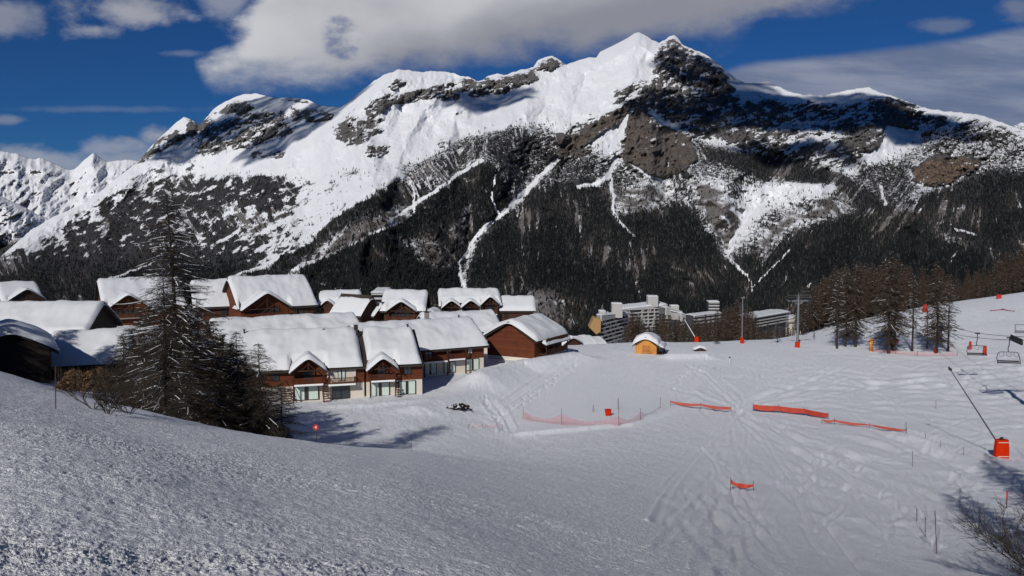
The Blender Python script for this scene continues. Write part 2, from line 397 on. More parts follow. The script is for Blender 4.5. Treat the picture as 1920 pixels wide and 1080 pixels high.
# boot prints in the trampled corner
pr = random.Random(5)
for a, b, n in (((878, 796), (940, 790), 14), ((930, 785), (1000, 742), 40), ((1000, 742), (1078, 684), 40), ((905, 745), (945, 812), 30), ((880, 700), (1000, 690), 60), ((1290, 700), (1340, 690), 30), ((1260, 730), (1330, 670), 40)):
    for i in range(n):
        t = i/n; px0 = a[0]+(b[0]-a[0])*t+pr.uniform(-9, 9); py0 = a[1]+(b[1]-a[1])*t+pr.uniform(-5, 5)
        sel = (np.abs(PX-px0) < 5) & (np.abs(PYg-py0) < 3) & (YY > 80) & (YY < 200)
        if sel.any(): GZg[sel] -= 0.16*np.exp(-((PX[sel]-px0)/2.2)**2-((PYg[sel]-py0)/1.1)**2)
g = grid_mesh('ground', GX, YY, GZg, M['snow']); tag(g, kind='structure')

# ------------------------------------------------------------------ mountains
def curve_y(pts):
    xs = [p[0] for p in pts]; ys = [p[1] for p in pts]
    return lambda x: np.interp(x, xs, ys)
SKY_MAIN = curve_y([(-200, 560), (-150, 548), (0, 482), (30, 456), (60, 431), (100, 406), (150, 386), (180, 366), (215, 336), (240, 318), (262, 300), (285, 272), (300, 258), (315, 244), (330, 230), (345, 219), (360, 224), (372, 235), (385, 222), (400, 205), (413, 195), (430, 187), (445, 180), (460, 176), (480, 175), (500, 180), (520, 184), (540, 182), (560, 184), (578, 187), (592, 194), (605, 199), (640, 201), (665, 181), (700, 152), (725, 138), (745, 131), (765, 131), (790, 135), (815, 133), (840, 135), (852, 137), (862, 142), (880, 144), (893, 152), (905, 150), (915, 143), (930, 138), (950, 140), (975, 131), (1000, 126), (1008, 113), (1020, 108), (1035, 104), (1050, 113), (1062, 121), (1085, 113), (1105, 107), (1118, 108), (1125, 97), (1150, 85), (1175, 72), (1190, 62), (1198, 60), (1210, 66), (1222, 74), (1236, 80), (1245, 76), (1255, 67), (1265, 66), (1275, 76), (1283, 85), (1300, 93), (1322, 101), (1345, 118), (1352, 122), (1360, 133), (1380, 146), (1396, 156), (1420, 154), (1440, 152), (1455, 160), (1480, 172), (1510, 178), (1545, 179), (1580, 171), (1610, 165), (1630, 163), (1645, 172), (1662, 176), (1680, 182), (1700, 190), (1720, 197), (1745, 205), (1770, 208), (1800, 211), (1830, 214), (1850, 219), (1875, 228), (1900, 238), (1920, 244), (2000, 268), (2200, 330)])
BOT = 780.0
mc, mr = 1500, 520
mpx = np.linspace(-180, 2120, mc); vv = np.linspace(0, 1, mr)
MPX, VV = np.meshgrid(mpx, vv)
skl = SKY_MAIN(mpx)
jag = fbm(mpx/14.0, mpx*0+3, 4, 71)*3.5*sst(np.abs(mpx-1150), 40, 90)*sst(mpx, 250, 420)
skl = skl+jag*np.where(mpx > 640, 1, .5)
MPY = BOT+(skl[None, :]-BOT)*VV
wx = MPX+14*fbm(MPX/60, MPY/60, 4, 51); wy = MPY+10*fbm(MPX/60+9, MPY/60, 4, 52)
def inside(pts, soft=6.0): return np.clip(poly_sd(wx, wy, pts)/soft*0.5+0.5, 0, 1)
# ledges and strata rising to the right
ea = (MPX*.90-MPY*.43); eb = (MPX*.43+MPY*.90)+9*fbm(MPX/70, MPY/70, 3, 87)
ledge = .62*fbm(ea/62, eb/13, 5, 85, gain=.6)*1.15+.42*fbm(ea/26, eb/6.0, 5, 88, gain=.62)
vert = fbm((MPX+MPY*.15)/7, MPY/60, 4, 86, gain=.6)
t = (700-MPY)/640.0
D = 1750*np.exp(1.10*np.clip(t, -0.2, 1.1))*(1+0.75*sst(-MPX, -760, -250)*sst(-MPY, -640, -420)) 
# spurs (+, nearer) and gullies (-, further)
REL = [
 ([(905, 305), (870, 325), (820, 362), (760, 400), (700, 438), (640, 470), (575, 500), (500, 530), (430, 570)], 150, .085),
 ([(745, 331), (700, 356), (640, 400), (560, 458), (500, 505), (440, 540)], 120, .075),
 ([(1195, 62), (1120, 120), (1040, 180), (960, 225), (905, 305), (960, 400), (1010, 520), (1050, 640)], 130, .06),
 ([(1045, 300), (1000, 345), (925, 415), (875, 475), (862, 520), (880, 640)], 70, -.045),
 ([(1262, 70), (1225, 150), (1200, 210), (1230, 260), (1270, 300), (1330, 360), (1370, 430), (1400, 520)], 110, .05),
 ([(1130, 320), (1160, 420), (1180, 560), (1200, 640)], 120, .045),
 ([(1440, 370), (1400, 410), (1365, 460), (1372, 500), (1410, 545), (1440, 620)], 80, -.055),
 ([(1360, 300), (1460, 345), (1560, 350), (1680, 410), (1800, 470), (1900, 520)], 130, .07),
 ([(1300, 260), (1420, 290), (1480, 290), (1560, 330), (1620, 340)], 70, -.04),
 ([(1396, 156), (1420, 200), (1480, 280)], 70, .03), ([(1662, 176), (1640, 220), (1560, 280)], 60, .035), ([(1545, 179), (1500, 230), (1440, 290)], 60, -.04),
 ([(1720, 200), (1690, 300), (1650, 380), (1700, 430)], 70, -.035), ([(1830, 214), (1770, 300), (1720, 360), (1760, 440)], 90, .03),
 ([(745, 131), (700, 180), (640, 240), (560, 290), (480, 340), (380, 400), (250, 470)], 110, .05),
 ([(640, 200), (590, 250), (500, 280), (400, 320), (250, 370), (120, 450)], 90, -.03),
 ([(470, 175), (440, 230), (350, 290), (230, 340), (140, 395), (30, 460)], 90, .045),
 ([(900, 150), (880, 200), (820, 250), (740, 310), (770, 390)], 100, -.045),
 ([(1118, 108), (1060, 150), (960, 190), (900, 230)], 60, -.03),
 ([(345, 219), (310, 270), (240, 320)], 40, .02),
]
for k in range(44):   # smaller ribs down the fall line
    r5 = random.Random(100+k); x0 = 200+k*40+r5.uniform(-25, 25); y0 = float(SKY_MAIN(x0))+r5.uniform(20, 140); s = r5.uniform(-.9, .5)
    REL.append(([(x0, y0), (x0+s*70, y0+70), (x0+s*120+10, y0+150), (x0+s*190, y0+240)], r5.uniform(28, 46), r5.choice((-1, 1))*r5.uniform(.016, .030)))
rx = MPX+9*fbm(MPX/35, MPY/35, 3, 61); ry = MPY+9*fbm(MPX/35+5, MPY/35, 3, 62)
for pts, w, a in REL:
    d, s = seg_dist(rx, ry, pts)
    k = np.clip(1-d/w, 0, 1)
    fade = np.clip((MPY-skl[None, :])/25.0, 0, 1)
    D = D*(1-a*(k*0.7+0.3*k*k)*(0.3+0.7*fade))
# masks ---------------------------------------------------------
rock = np.zeros_like(MPX); forest = np.zeros_like(MPX); brown = np.zeros_like(MPX)
def lay(arr, val, soft, pts): 
    m = inside(pts, soft); arr[:] = arr*(1-m)+val*m
lay(rock, .30, 30, [(240, 300), (640, 190), (1120, 120), (1400, 150), (1920, 200), (2120, 300), (2120, 420), (1400, 380), (900, 300), (500, 330), (0, 500)])
for v, s, pts in [
 (.14, 14, [(640, 205), (700, 160), (760, 132), (850, 140), (1120, 112), (1200, 62), (1225, 90), (1170, 150), (1060, 230), (900, 270), (780, 330), (640, 330), (520, 310), (430, 300)]),
 (.10, 12, [(700, 250), (800, 210), (960, 190), (1090, 130), (1190, 66), (1222, 80), (1190, 130), (1150, 170), (1060, 225), (960, 225), (900, 260), (800, 270), (720, 320), (600, 320)]),
 (.42, 10, [(600, 240), (690, 190), (730, 200), (700, 290), (620, 290)]),
 (.62, 12, [(390, 225), (480, 200), (560, 215), (560, 255), (480, 285), (370, 285), (340, 250)]),
 (.12, 12, [(440, 290), (560, 250), (640, 215), (690, 250), (640, 330), (430, 320), (380, 300)]),
 (.80, 8, [(350, 222), (395, 212), (390, 248), (352, 246)]), (.74, 8, [(290, 262), (325, 238), (345, 250), (320, 280), (240, 318)]),
 (.66, 7, [(395, 212), (430, 188), (460, 180), (475, 200), (430, 215)]), (.68, 7, [(545, 200), (590, 200), (630, 205), (620, 225), (560, 222)]), (.8, 5, [(505, 184), (580, 188), (590, 195), (540, 192)]),
 (.66, 7, [(690, 190), (720, 172), (800, 162), (850, 148), (872, 165), (858, 188), (800, 186), (740, 198), (700, 225)]),
 (.60, 6, [(715, 160), (745, 140), (762, 150), (740, 166)]),
 (.80, 7, [(855, 140), (905, 152), (955, 140), (1003, 126), (1010, 148), (950, 172), (905, 182), (868, 176)]),
 (.72, 8, [(625, 240), (655, 218), (700, 226), (722, 246), (690, 262), (650, 268), (622, 262)]), (.70, 6, [(690, 205), (718, 200), (724, 226), (700, 224)]),
 (.64, 6, [(690, 270), (735, 275), (715, 300), (690, 290)]), (.58, 6, [(820, 255), (850, 262), (845, 285), (815, 275)]), (.6, 7, [(480, 275), (540, 280), (530, 300), (470, 295)]),
 (.80, 5, [(1005, 115), (1035, 104), (1060, 122), (1030, 135), (1008, 130)]),
 (.58, 10, [(1150, 165), (1200, 145), (1215, 175), (1190, 195), (1150, 190)]),
 (.76, 8, [(1228, 92), (1262, 68), (1290, 86), (1330, 106), (1360, 138), (1375, 160), (1390, 200), (1440, 230), (1440, 290), (1380, 272), (1330, 256), (1285, 250), (1235, 205), (1185, 195), (1180, 172), (1215, 150)]),
 (.62, 12, [(1390, 180), (1480, 185), (1600, 190), (1660, 178), (1720, 200), (1790, 215), (1760, 262), (1690, 310), (1640, 300), (1560, 320), (1500, 300), (1440, 300)]),
 (.86, 8, [(1625, 190), (1665, 178), (1700, 192), (1740, 215), (1720, 238), (1650, 230)]), (.84, 8, [(1400, 190), (1450, 190), (1470, 215), (1420, 225)]), (.8, 8, [(1590, 235), (1660, 225), (1650, 275), (1560, 285)]),
 (.06, 7, [(1665, 235), (1722, 252), (1725, 300), (1640, 312), (1610, 300), (1650, 275)]), (.1, 8, [(1440, 152), (1480, 174), (1620, 166), (1590, 188), (1480, 185), (1410, 170)]),
 (.55, 14, [(1740, 220), (1850, 220), (1960, 260), (1960, 320), (1720, 320)]),
 (.60, 14, [(960, 260), (1060, 240), (1170, 190), (1240, 240), (1300, 280), (1400, 300), (1400, 340), (1280, 340), (1100, 330), (960, 330)]),
 (.06, 7, [(1110, 270), (1185, 205), (1205, 225), (1180, 265), (1120, 290)]), (.08, 7, [(1290, 280), (1340, 290), (1380, 330), (1340, 345), (1295, 320)]),
]: lay(rock, v, s, pts)
BR = [(6, .95, .6, [(1188, 212), (1212, 202), (1240, 236), (1290, 255), (1305, 300), (1245, 332), (1172, 302), (1158, 268)]), (5, .95, .75, [(1042, 282), (1095, 245), (1150, 205), (1190, 188), (1170, 215), (1110, 262), (1062, 292)]), (5, .98, 1.0, [(1712, 312), (1748, 297), (1838, 297), (1832, 312), (1790, 338), (1748, 352), (1712, 338)]), (5, .95, .8, [(1045, 262), (1080, 255), (1085, 285), (1050, 290)])]
for s, v, bv, pts in BR: lay(rock, v, s, pts); lay(brown, bv, s, pts)
lay(rock, .35, 20, [(-180, 500), (500, 330), (900, 300), (1300, 330), (1900, 320), (2120, 330), (2120, 790), (-180, 790)])
for s, v, pts in BR and [(b[0], b[1], b[3]) for b in BR]: lay(rock, v, s, pts)
for v, s, pts in [
 (.30, 22, [(560, 340), (700, 300), (860, 240), (1000, 215), (1100, 260), (1180, 300), (1000, 360), (760, 400), (620, 400)]),
 (.60, 22, [(745, 331), (800, 296), (880, 255), (960, 225), (1010, 235), (1050, 270), (1000, 340), (930, 420), (940, 335), (905, 305), (850, 345), (790, 400)]),
 (.55, 22, [(980, 290), (1060, 280), (1170, 300), (1240, 330), (1300, 360), (1280, 400), (1000, 390)]),
 (.48, 26, [(1170, 210), (1300, 260), (1440, 290), (1560, 330), (1700, 400), (1960, 430), (1960, 640), (1400, 640), (1340, 450), (1200, 330)]),
 (.45, 20, [(1640, 320), (1740, 230), (1850, 222), (2060, 280), (2060, 340), (1840, 330), (1730, 370), (1650, 360)]),
 (.92, 16, [(1700, 385), (1760, 355), (1840, 325), (2060, 325), (2060, 480), (1800, 455), (1690, 425)]),
 (.98, 12, [(1375, 520), (1400, 480), (1450, 440), (1520, 405), (1600, 385), (1700, 430), (1800, 455), (2060, 480), (2060, 790), (1400, 790)]),
 (.75, 12, [(1300, 260), (1420, 300), (1560, 330), (1600, 352), (1500, 345), (1400, 320), (1310, 290)]),
 (.98, 7, [(500, 545), (575, 500), (640, 470), (700, 438), (760, 400), (820, 364), (870, 326), (905, 307), (935, 330), (955, 375), (930, 420), (900, 435), (868, 480), (862, 540), (880, 790), (400, 790), (430, 580)]),
 (.98, 12, [(872, 540), (875, 490), (905, 440), (960, 395), (1000, 360), (1060, 350), (1120, 345), (1180, 340), (1240, 375), (1310, 400), (1350, 440), (1400, 520), (1430, 600), (1430, 790), (872, 790)]),
 (.86, 6, [(480, 530), (500, 507), (560, 460), (640, 402), (700, 358), (745, 334), (785, 360), (800, 380), (760, 402), (700, 436), (640, 468), (575, 498), (520, 525)]),
 (.66, 16, [(160, 400), (250, 345), (330, 322), (420, 335), (520, 325), (600, 360), (620, 400), (560, 450), (480, 500), (330, 500), (200, 500), (60, 480)]),
 (.93, 9, [(470, 335), (545, 332), (552, 372), (500, 392), (462, 372)]), (.88, 9, [(330, 350), (420, 345), (450, 380), (380, 400), (320, 385)]), (.85, 9, [(230, 385), (330, 380), (400, 420), (330, 470), (190, 480), (110, 450)]),
 (.9, 9, [(630, 330), (665, 318), (680, 335), (640, 360)]), (.85, 9, [(390, 420), (470, 410), (440, 440), (400, 445)]),
 (1.0, 12, [(-180, 490), (20, 478), (150, 462), (300, 455), (430, 470), (500, 508), (450, 560), (420, 790), (-180, 790)]),
 (.93, 12, [(1380, 296), (1440, 290), (1500, 296), (1560, 322), (1640, 360), (1700, 398), (1780, 432), (1700, 445), (1600, 388), (1500, 342), (1420, 328)]),
 (.62, 10, [(1290, 345), (1330, 330), (1362, 400), (1378, 478), (1360, 500), (1310, 430)]),
 (.70, 12, [(1420, 450), (1450, 402), (1560, 372), (1640, 392), (1560, 415), (1480, 445), (1430, 495)]),
 (.22, 9, [(1368, 470), (1385, 405), (1400, 352), (1480, 336), (1570, 350), (1565, 366), (1490, 378), (1440, 398), (1405, 445)]),
 (.55, 14, [(1600, 300), (1700, 300), (1720, 350), (1690, 400), (1600, 350)]),
 (.12, 8, [(560, 350), (620, 330), (740, 320), (760, 332), (640, 395), (560, 450), (500, 480), (480, 470), (540, 420)]),
]: lay(forest, v, s, pts)
lay(forest, 0.0, 8, [(440, 300), (700, 230), (960, 190), (1190, 70), (1225, 90), (1180, 170), (1010, 225), (880, 250), (780, 300), (640, 320), (560, 340), (480, 320)])
for b in BR: 
    m = inside(b[3], 6); forest *= 1-.85*m
scree = np.zeros_like(MPX)
for v, s, pts in [(.8, 12, [(560, 495), (600, 460), (660, 420), (690, 400), (700, 430), (640, 465)]), (.6, 8, [(655, 440), (750, 375), (790, 400), (700, 440)]), (.8, 8, [(855, 440), (875, 385), (890, 375), (880, 430), (862, 470)]), (.7, 14, [(1120, 350), (1180, 340), (1260, 350), (1240, 400), (1150, 410)]), (.6, 12, [(1310, 350), (1350, 340), (1400, 420), (1360, 450)]), (.6, 10, [(720, 440), (820, 440), (860, 520), (800, 500)]), (.8, 10, [(990, 545), (1040, 540), (1050, 600), (985, 600)]),
                  (.6, 10, [(1740, 420), (1800, 440), (1830, 460), (1780, 455)]), (.75, 16, [(1425, 440), (1480, 390), (1580, 378), (1600, 392), (1480, 435), (1420, 490)]), (.7, 12, [(1295, 345), (1330, 335), (1385, 440), (1370, 490), (1330, 430)])]:
    m = inside(pts, s)*v; scree = np.maximum(scree, m)
forest *= 1-.85*scree
chute = np.zeros_like(MPX)
cw = MPX+5*fbm(MPX/18, MPY/18, 3, 91); ch = MPY+4*fbm(MPX/18+4, MPY/18, 3, 92)
brk = fbm(MPX/16, MPY/16, 3, 96)
for pts, w in [([(1045, 298), (1000, 345), (960, 385), (925, 415), (895, 440), (878, 470)], 5.5), ([(895, 440), (875, 475), (860, 492), (862, 520), (875, 545)], 3.6), ([(1145, 330), (1150, 370), (1150, 400), (1170, 425), (1190, 445)], 3.2), ([(1155, 300), (1140, 330), (1120, 345), (1085, 350)], 6),
               ([(1440, 372), (1400, 412), (1370, 455), (1366, 480), (1385, 505), (1400, 515)], 4), ([(1400, 515), (1412, 545)], 2.2), ([(1410, 540), (1440, 510), (1480, 470)], 2.5), ([(905, 300), (868, 322), (815, 360), (757, 396)], 3.5), ([(745, 326), (700, 352), (640, 396), (560, 452), (495, 500), (430, 520)], 4.0),
               ([(768, 340), (778, 365), (774, 392)], 3), ([(735, 410), (752, 402)], 3), ([(700, 438), (712, 432)], 2), ([(548, 506), (570, 495), (590, 492)], 3.5), ([(930, 330), (920, 370), (935, 400)], 2.5), ([(1400, 395), (1470, 350), (1560, 352)], 8), ([(1180, 305), (1220, 330), (1255, 345)], 3),
               ([(480, 440), (560, 400), (640, 360), (720, 322)], 7), ([(200, 525), (270, 500), (330, 470)], 3), ([(1790, 430), (1830, 440)], 3), ([(590, 530), (700, 560), (860, 575)], 1.2), ([(660, 560), (680, 535)], 1.5), ([(1650, 350), (1660, 385)], 3), ([(1730, 355), (1745, 350)], 4), ([(1255, 345), (1262, 350)], 1)]:
    d, s = seg_dist(cw, ch, pts); chute = np.maximum(chute, np.exp(-(d/(w*.72))**2*1.2)*np.clip(.95+1.3*brk, 0, 1))
forest = forest*(1-.97*np.clip(chute*1.5, 0, 1)); rock = rock*(1-.9*chute); rock = np.where(brown > .3, rock-.05+.35*vert+.35*ledge, rock+.45*ledge*np.clip(rock*2.2, 0, 1)*(rock > .04)+.30*vert*sst(rock, .5, .75)-.10*sst(rock, .7, .9)); rock = np.clip(rock, 0, 1); scree = scree*(1-chute)
# streaks down the fall line: open rides, scree runs and snow runnels between the trees
sl = np.interp(mpx, [0, 600, 860, 900, 1220, 1300, 1400, 1430, 1700, 1920], [.3, .75, .6, .05, .1, .6, .5, -.7, -.8, .5])[None, :]
sx1 = MPX-(MPY-400)*sl+8*fbm(MPX/50, MPY/50, 3, 93)
streak = fbm(sx1/9.0, MPY/75.0, 4, 94, gain=.6)
broad = fbm(MPX/90, MPY/90, 4, 95)
lf = sst(-MPX, -640, -520)*sst(MPY, 315, 350)*(1-sst(MPY, 470, 520)); pat = fbm(ea/26, eb/12, 5, 97, gain=.62)
forest = np.clip(forest+lf*(pat*2.2+.05)*np.where(MPY > skl[None, :]+12, 1, 0)*(forest > .02), 0, 1)
scree = np.clip(scree+np.where(forest > .5, sst(streak+.7*broad, .15, .45)*.85, 0)*(1-chute), 0, 1)
forest = forest*(1-.8*np.where(forest > .5, sst(streak+.7*broad, .15, .45), 0))
# fine relief, stronger on rock
fade = np.clip((MPY-skl[None, :])/10.0, 0, 1)
rr = fbm(MPX/26+MPY/60, MPY/34-MPX/90, 6, 81, gain=.55, ridged=True)
r3 = fbm(MPX/11+MPY/40, MPY/13, 5, 89, gain=.6, ridged=True)
st = fbm(MPX/70+1.3*np.sin(MPY/40), MPY/9+MPX/34, 4, 82, gain=.6)
rk = sst(rock, .35, .8)
D = D*(1-fade*((0.0075+0.020*rk)*rr+0.009*rk*st+0.004*rk*vert+(.0012+.006*rk)*r3+0.0015*fbm(MPX/5, MPY/5, 3, 83)*(.4+rk)+0.006*fbm(MPX/55, MPY/55, 3, 84)))
mu, mv = ray(MPX, MPY)
mX, mY, mZ = mu*D, D, mv*D
# far side of the massif: goes down and away behind the crest
tops = 6; bx = [mX]; by = [mY]; bz = [mZ]
for k in range(1, tops):
    q = k*260.0
    bx.append((mX[-1:]*(1+q/mY[-1:]))); by.append(mY[-1:]+q); bz.append(mZ[-1:]-q*0.75)
ext = lambda a: np.concatenate([a, np.repeat(a[-1:], tops-1, 0)])
MA, MBm, MC = np.concatenate(bx), np.concatenate(by), np.concatenate(bz)
attrs = {'mask': np.stack([ext(rock), ext(forest), ext(brown), ext(scree)], -1)}
def mountain_mat(name, bluish=0.0):
    m, b, p, o = new_mat(name)
    geo = b.n('ShaderNodeNewGeometry'); pos = geo.outputs['Position']
    at = b.n('ShaderNodeAttribute', attribute_name='mask'); sp_ = b.n('ShaderNodeSeparateColor'); b.put(sp_.inputs[0], at.outputs['Color'])
    R, Fo, B = sp_.outputs[0], sp_.outputs[1], sp_.outputs[2]; S = at.outputs['Alpha']
    mp = b.n('ShaderNodeMapping'); b.put(mp.inputs['Vector'], pos); mp.inputs['Scale'].default_value = (1, 0.6, 1.6); mp.inputs['Rotation'].default_value = (0, .35, 0)
    na = b.noise(mp.outputs[0], 1/90.0, 9, 0.62, 0.3); nb_ = b.noise(pos, 1/16.0, 6, 0.7)
    nz = b.m('ADD', b.m('MULTIPLY', na, .64), b.m('MULTIPLY', nb_, .36))
    sn = b.n('ShaderNodeSeparateXYZ'); b.put(sn.inputs[0], geo.outputs['Normal'])
    steep = b.m('MULTIPLY', b.m('SUBTRACT', 0.55, sn.outputs[2]), 0.16)
    nzc = b.m('ADD', b.m('MULTIPLY', b.m('SUBTRACT', nz, .5), 2.3), .5)
    rf = b.ss(b.m('SUBTRACT', b.m('ADD', b.m('ADD', nzc, R), b.m('MULTIPLY', steep, 3.0)), 1.0), -0.02, 0.025)
    rc = b.mix(b.noise(mp.outputs[0], 1/35.0, 8, .65), (0.035, 0.036, 0.041), (0.20, 0.185, 0.175))
    mv_ = b.n('ShaderNodeMapping'); b.put(mv_.inputs['Vector'], pos); mv_.inputs['Scale'].default_value = (1, 1, .22)
    rcb = b.mix(b.ss(b.noise(mv_.outputs[0], 1/28.0, 8, .7), .3, .7), (0.040, 0.034, 0.031), b.mix(b.ss(B, .8, 1.0), (0.19, 0.145, 0.115), (0.25, 0.178, 0.125)))
    rc = b.mix(B, rc, rcb)
    gcol = b.mix(b.noise(pos, 1/60.0, 8, .7), (0.012, 0.013, 0.017), (0.045, 0.040, 0.040))
    scol = b.mix(b.noise(pos, 1/30.0, 8, .7), (0.035, 0.030, 0.029), (0.11, 0.090, 0.078))
    snow = b.mix(b.noise(pos, 1/300.0, 4), (0.68, 0.69, 0.72), (0.74, 0.75, 0.77))
    c = b.mix(rf, snow, rc)
    gf = b.ss(b.m('ADD', b.m('MULTIPLY', Fo, 1.0), b.m('MULTIPLY', b.m('SUBTRACT', nb_, .5), 1.2)), .34, .56)
    c = b.mix(b.m('MULTIPLY', gf, .98), c, gcol)
    sf = b.ss(b.m('ADD', S, b.m('MULTIPLY', b.m('SUBTRACT', na, .5), 2.2)), .35, .7)
    c = b.mix(b.m('MULTIPLY', sf, .9), c, scol)
    b.put(p.inputs['Base Color'], c); p.inputs['Roughness'].default_value = .8; p.inputs['Specular IOR Level'].default_value = .1
    bn = b.n('ShaderNodeBump'); bn.inputs['Strength'].default_value = .9; bn.inputs['Distance'].default_value = 30
    b.put(bn.inputs['Height'], b.m('MULTIPLY', nz, b.mix(rf, .35, 1.0, 'FLOAT'))); b.put(p.inputs['Normal'], bn.outputs[0])
    return m
M['mountain'] = mountain_mat('mountain snow and rock')
tag(grid_mesh('mountain', MA, MBm, MC, M['mountain'], attrs), kind='structure')

# far peaks in the gap on the left
def far_sheet(name, sky, x0, x1, bot, D0, D1, seed, rockv, forv, nc=360, nr=170):
    px = np.linspace(x0, x1, nc); X, V_ = np.meshgrid(px, np.linspace(0, 1, nr))
    sk = curve_y(sky)(px)+fbm(px/9, px*0+seed, 3, seed)*1.5
    Y_ = bot+(sk[None, :]-bot)*V_
    d = D0*np.exp(math.log(D1/D0)*V_)*(1-0.035*fbm(X/40+Y_/60, Y_/40, 6, seed+1, ridged=True)*np.clip((1-V_)*12, 0, 1))
    u, v = ray(X, Y_); A_, B_, C_ = u*d, d, v*d
    A_ = np.concatenate([A_, A_[-1:]*1.12]); B_ = np.concatenate([B_, B_[-1:]*1.12]); C_ = np.concatenate([C_, C_[-1:]-1000])
    rv = rockv(X, Y_); fv = forv(X, Y_); z = np.zeros_like(X)
    mk = np.stack([rv, fv, z, z], -1); mk = np.concatenate([mk, mk[-1:]])
    tag(grid_mesh(name, A_, B_, C_, M['mountain'], {'mask': mk}), kind='structure')
far_sheet('mountain', [(-200, 250), (0, 283), (33, 288), (53, 297), (69, 298), (75, 295), (98, 305), (130, 319), (140, 317), (158, 300), (175, 286), (188, 296), (200, 303), (220, 301), (238, 299), (330, 310)], -200, 340, 560, 7000, 13000, 201,
          lambda X, Y: .42-.25*sst(X, 60, 130), lambda X, Y: 0*X)
far_sheet('mountain', [(-220, 270), (-80, 330), (0, 367), (40, 385), (70, 402), (95, 412), (130, 440), (200, 520)], -220, 200, 600, 5200, 7500, 211,
          lambda X, Y: .3+0*X, lambda X, Y: .85*sst(Y, 420, 480))
far_sheet('mountain', [(1800, 300), (1860, 262), (1880, 244), (1900, 236), (1915, 230), (1960, 222), (2150, 240)], 1800, 2150, 500, 7500, 9500, 221,
          lambda X, Y: .5+0*X, lambda X, Y: 0*X)

# forest on the mountain flanks: one mass of small conifers
rg = np.random.default_rng(4)
N = 460000
fi = rg.uniform(0, mc-1.001, N); pyv = rg.uniform(180, 700, N)
cidx = fi.astype(int); vq = (BOT-pyv)/(BOT-skl[cidx]); ok = (vq > 0) & (vq < .97)
fi = fi[ok]; vq = vq[ok]; ri = vq*(mr-1)
i0 = ri.astype(int); j0 = fi.astype(int)
fd = forest[i0, j0]
clump = fbm(MPX/7.0, MPY/7.0, 3, 301)[i0, j0]
keep = rg.uniform(0, 1, len(fi)) < (1-.6*lf[i0, j0])* np.clip(fd*1.05+clump*0.9+0.55*streak[i0, j0]-0.30, 0, .93)*np.where(fd > .03, 1, 0)
i0 = i0[keep]; j0 = j0[keep]; a = (ri[keep]-i0); bq = fi[keep]-j0
def bil(G): return G[i0, j0]*(1-a)*(1-bq)+G[i0+1, j0]*a*(1-bq)+G[i0, j0+1]*(1-a)*bq+G[i0+1, j0+1]*a*bq
tx, ty, tz = bil(mX), bil(mY), bil(mZ)
n = len(tx); h = rg.uniform(6, 15, n)*(0.65+.35*forest[i0, j0]); r = h*rg.uniform(.16, .26, n); ang = rg.uniform(0, 2, n)
co = np.zeros((n, 5, 3))
for k in range(4):
    co[:, k, 0] = tx+r*np.cos(ang+k*math.pi/2); co[:, k, 1] = ty+r*np.sin(ang+k*math.pi/2); co[:, k, 2] = tz-2
co[:, 4] = np.stack([tx+rg.normal(0, .4, n), ty, tz+h], -1)
base = (np.arange(n)*5)[:, None, None]
fc = (np.array([[0, 1, 4], [1, 2, 4], [2, 3, 4], [3, 0, 4]])[None]+base).reshape(-1, 3)
tone = np.repeat(np.clip(rg.uniform(0, 1, n)**1.3*.8+bil(broad)*1.1+.5*bil(streak)+.05, 0, 1), 5)
m, b, p, o = new_mat('distant conifers')
at = b.n('ShaderNodeAttribute', attribute_name='tone')
cr = b.n('ShaderNodeValToRGB'); b.put(cr.inputs[0], at.outputs['Fac'])
cr.color_ramp.elements[0].color = (.007, .009, .010, 1); cr.color_ramp.elements[1].color = (.065, .053, .046, 1)
e = cr.color_ramp.elements.new(.7); e.color = (.017, .019, .019, 1); e = cr.color_ramp.elements.new(.93); e.color = (.036, .033, .029, 1)
b.put(p.inputs['Base Color'], cr.outputs[0]); p.inputs['Roughness'].default_value = .9; p.inputs['Specular IOR Level'].default_value = 0.05
M['conifer_far'] = m
fo = tri_mesh('forest', co.reshape(-1, 3), fc, M['conifer_far'], attr={'tone': tone}); tag(fo, 'dark conifer forest covering the lower mountain flanks', 'forest', kind='stuff')
print('forest trees', n)

# unseen clouds added above the frame to cast shade on parts of the massif
m, b, p, o = new_mat('cloud'); M['cloud'] = m
p.inputs['Base Color'].default_value = (.9, .9, .9, 1); p.inputs['Roughness'].default_value = 1
lw = b.n('ShaderNodeNewGeometry'); dp = b.n('ShaderNodeVectorMath', operation='DOT_PRODUCT'); b.put(dp.inputs[0], lw.outputs['Normal']); b.put(dp.inputs[1], lw.outputs['Incoming'])
b.put(p.inputs['Alpha'], b.m('MULTIPLY', b.ss(b.m('ABSOLUTE', dp.outputs['Value']), .05, 1.0), b.ss(b.noise(lw.outputs['Position'], 1/300.0, 5, .55), .28, .50, .45, 1.0)))
def D_at(px, py):
    j = int(np.argmin(np.abs(mpx-px))); i = int(np.argmin(np.abs(MPY[:, j]-py))); return float(D[i, j])
def cloud(px, py, rx_, ry_, seed, alt=3300, dens=1.0):
    q = P(px, py, D_at(px, py)); t_ = (alt-q.z)/SDIR.z; c = q+SDIR*t_
    X, Y_ = np.meshgrid(np.linspace(-1, 1, 90), np.linspace(-1, 1, 60))
    th = X*math.pi; ph = Y_*math.pi/2
    nx, ny, nz_ = np.cos(th)*np.cos(ph), np.sin(th)*np.cos(ph), np.sin(ph)
    k = 1+.55*fbm(nx*1.7+seed, ny*1.7+nz_, 5, seed)
    o_ = grid_mesh('cloud', c.x+nx*k*rx_, c.y+ny*k*ry_, c.z+nz_*k*120, M['cloud'])
    return tag(o_, 'unseen white cloud added high above the valley to shade the massif', 'cloud', 'unseen clouds shading the massif', 'stuff')

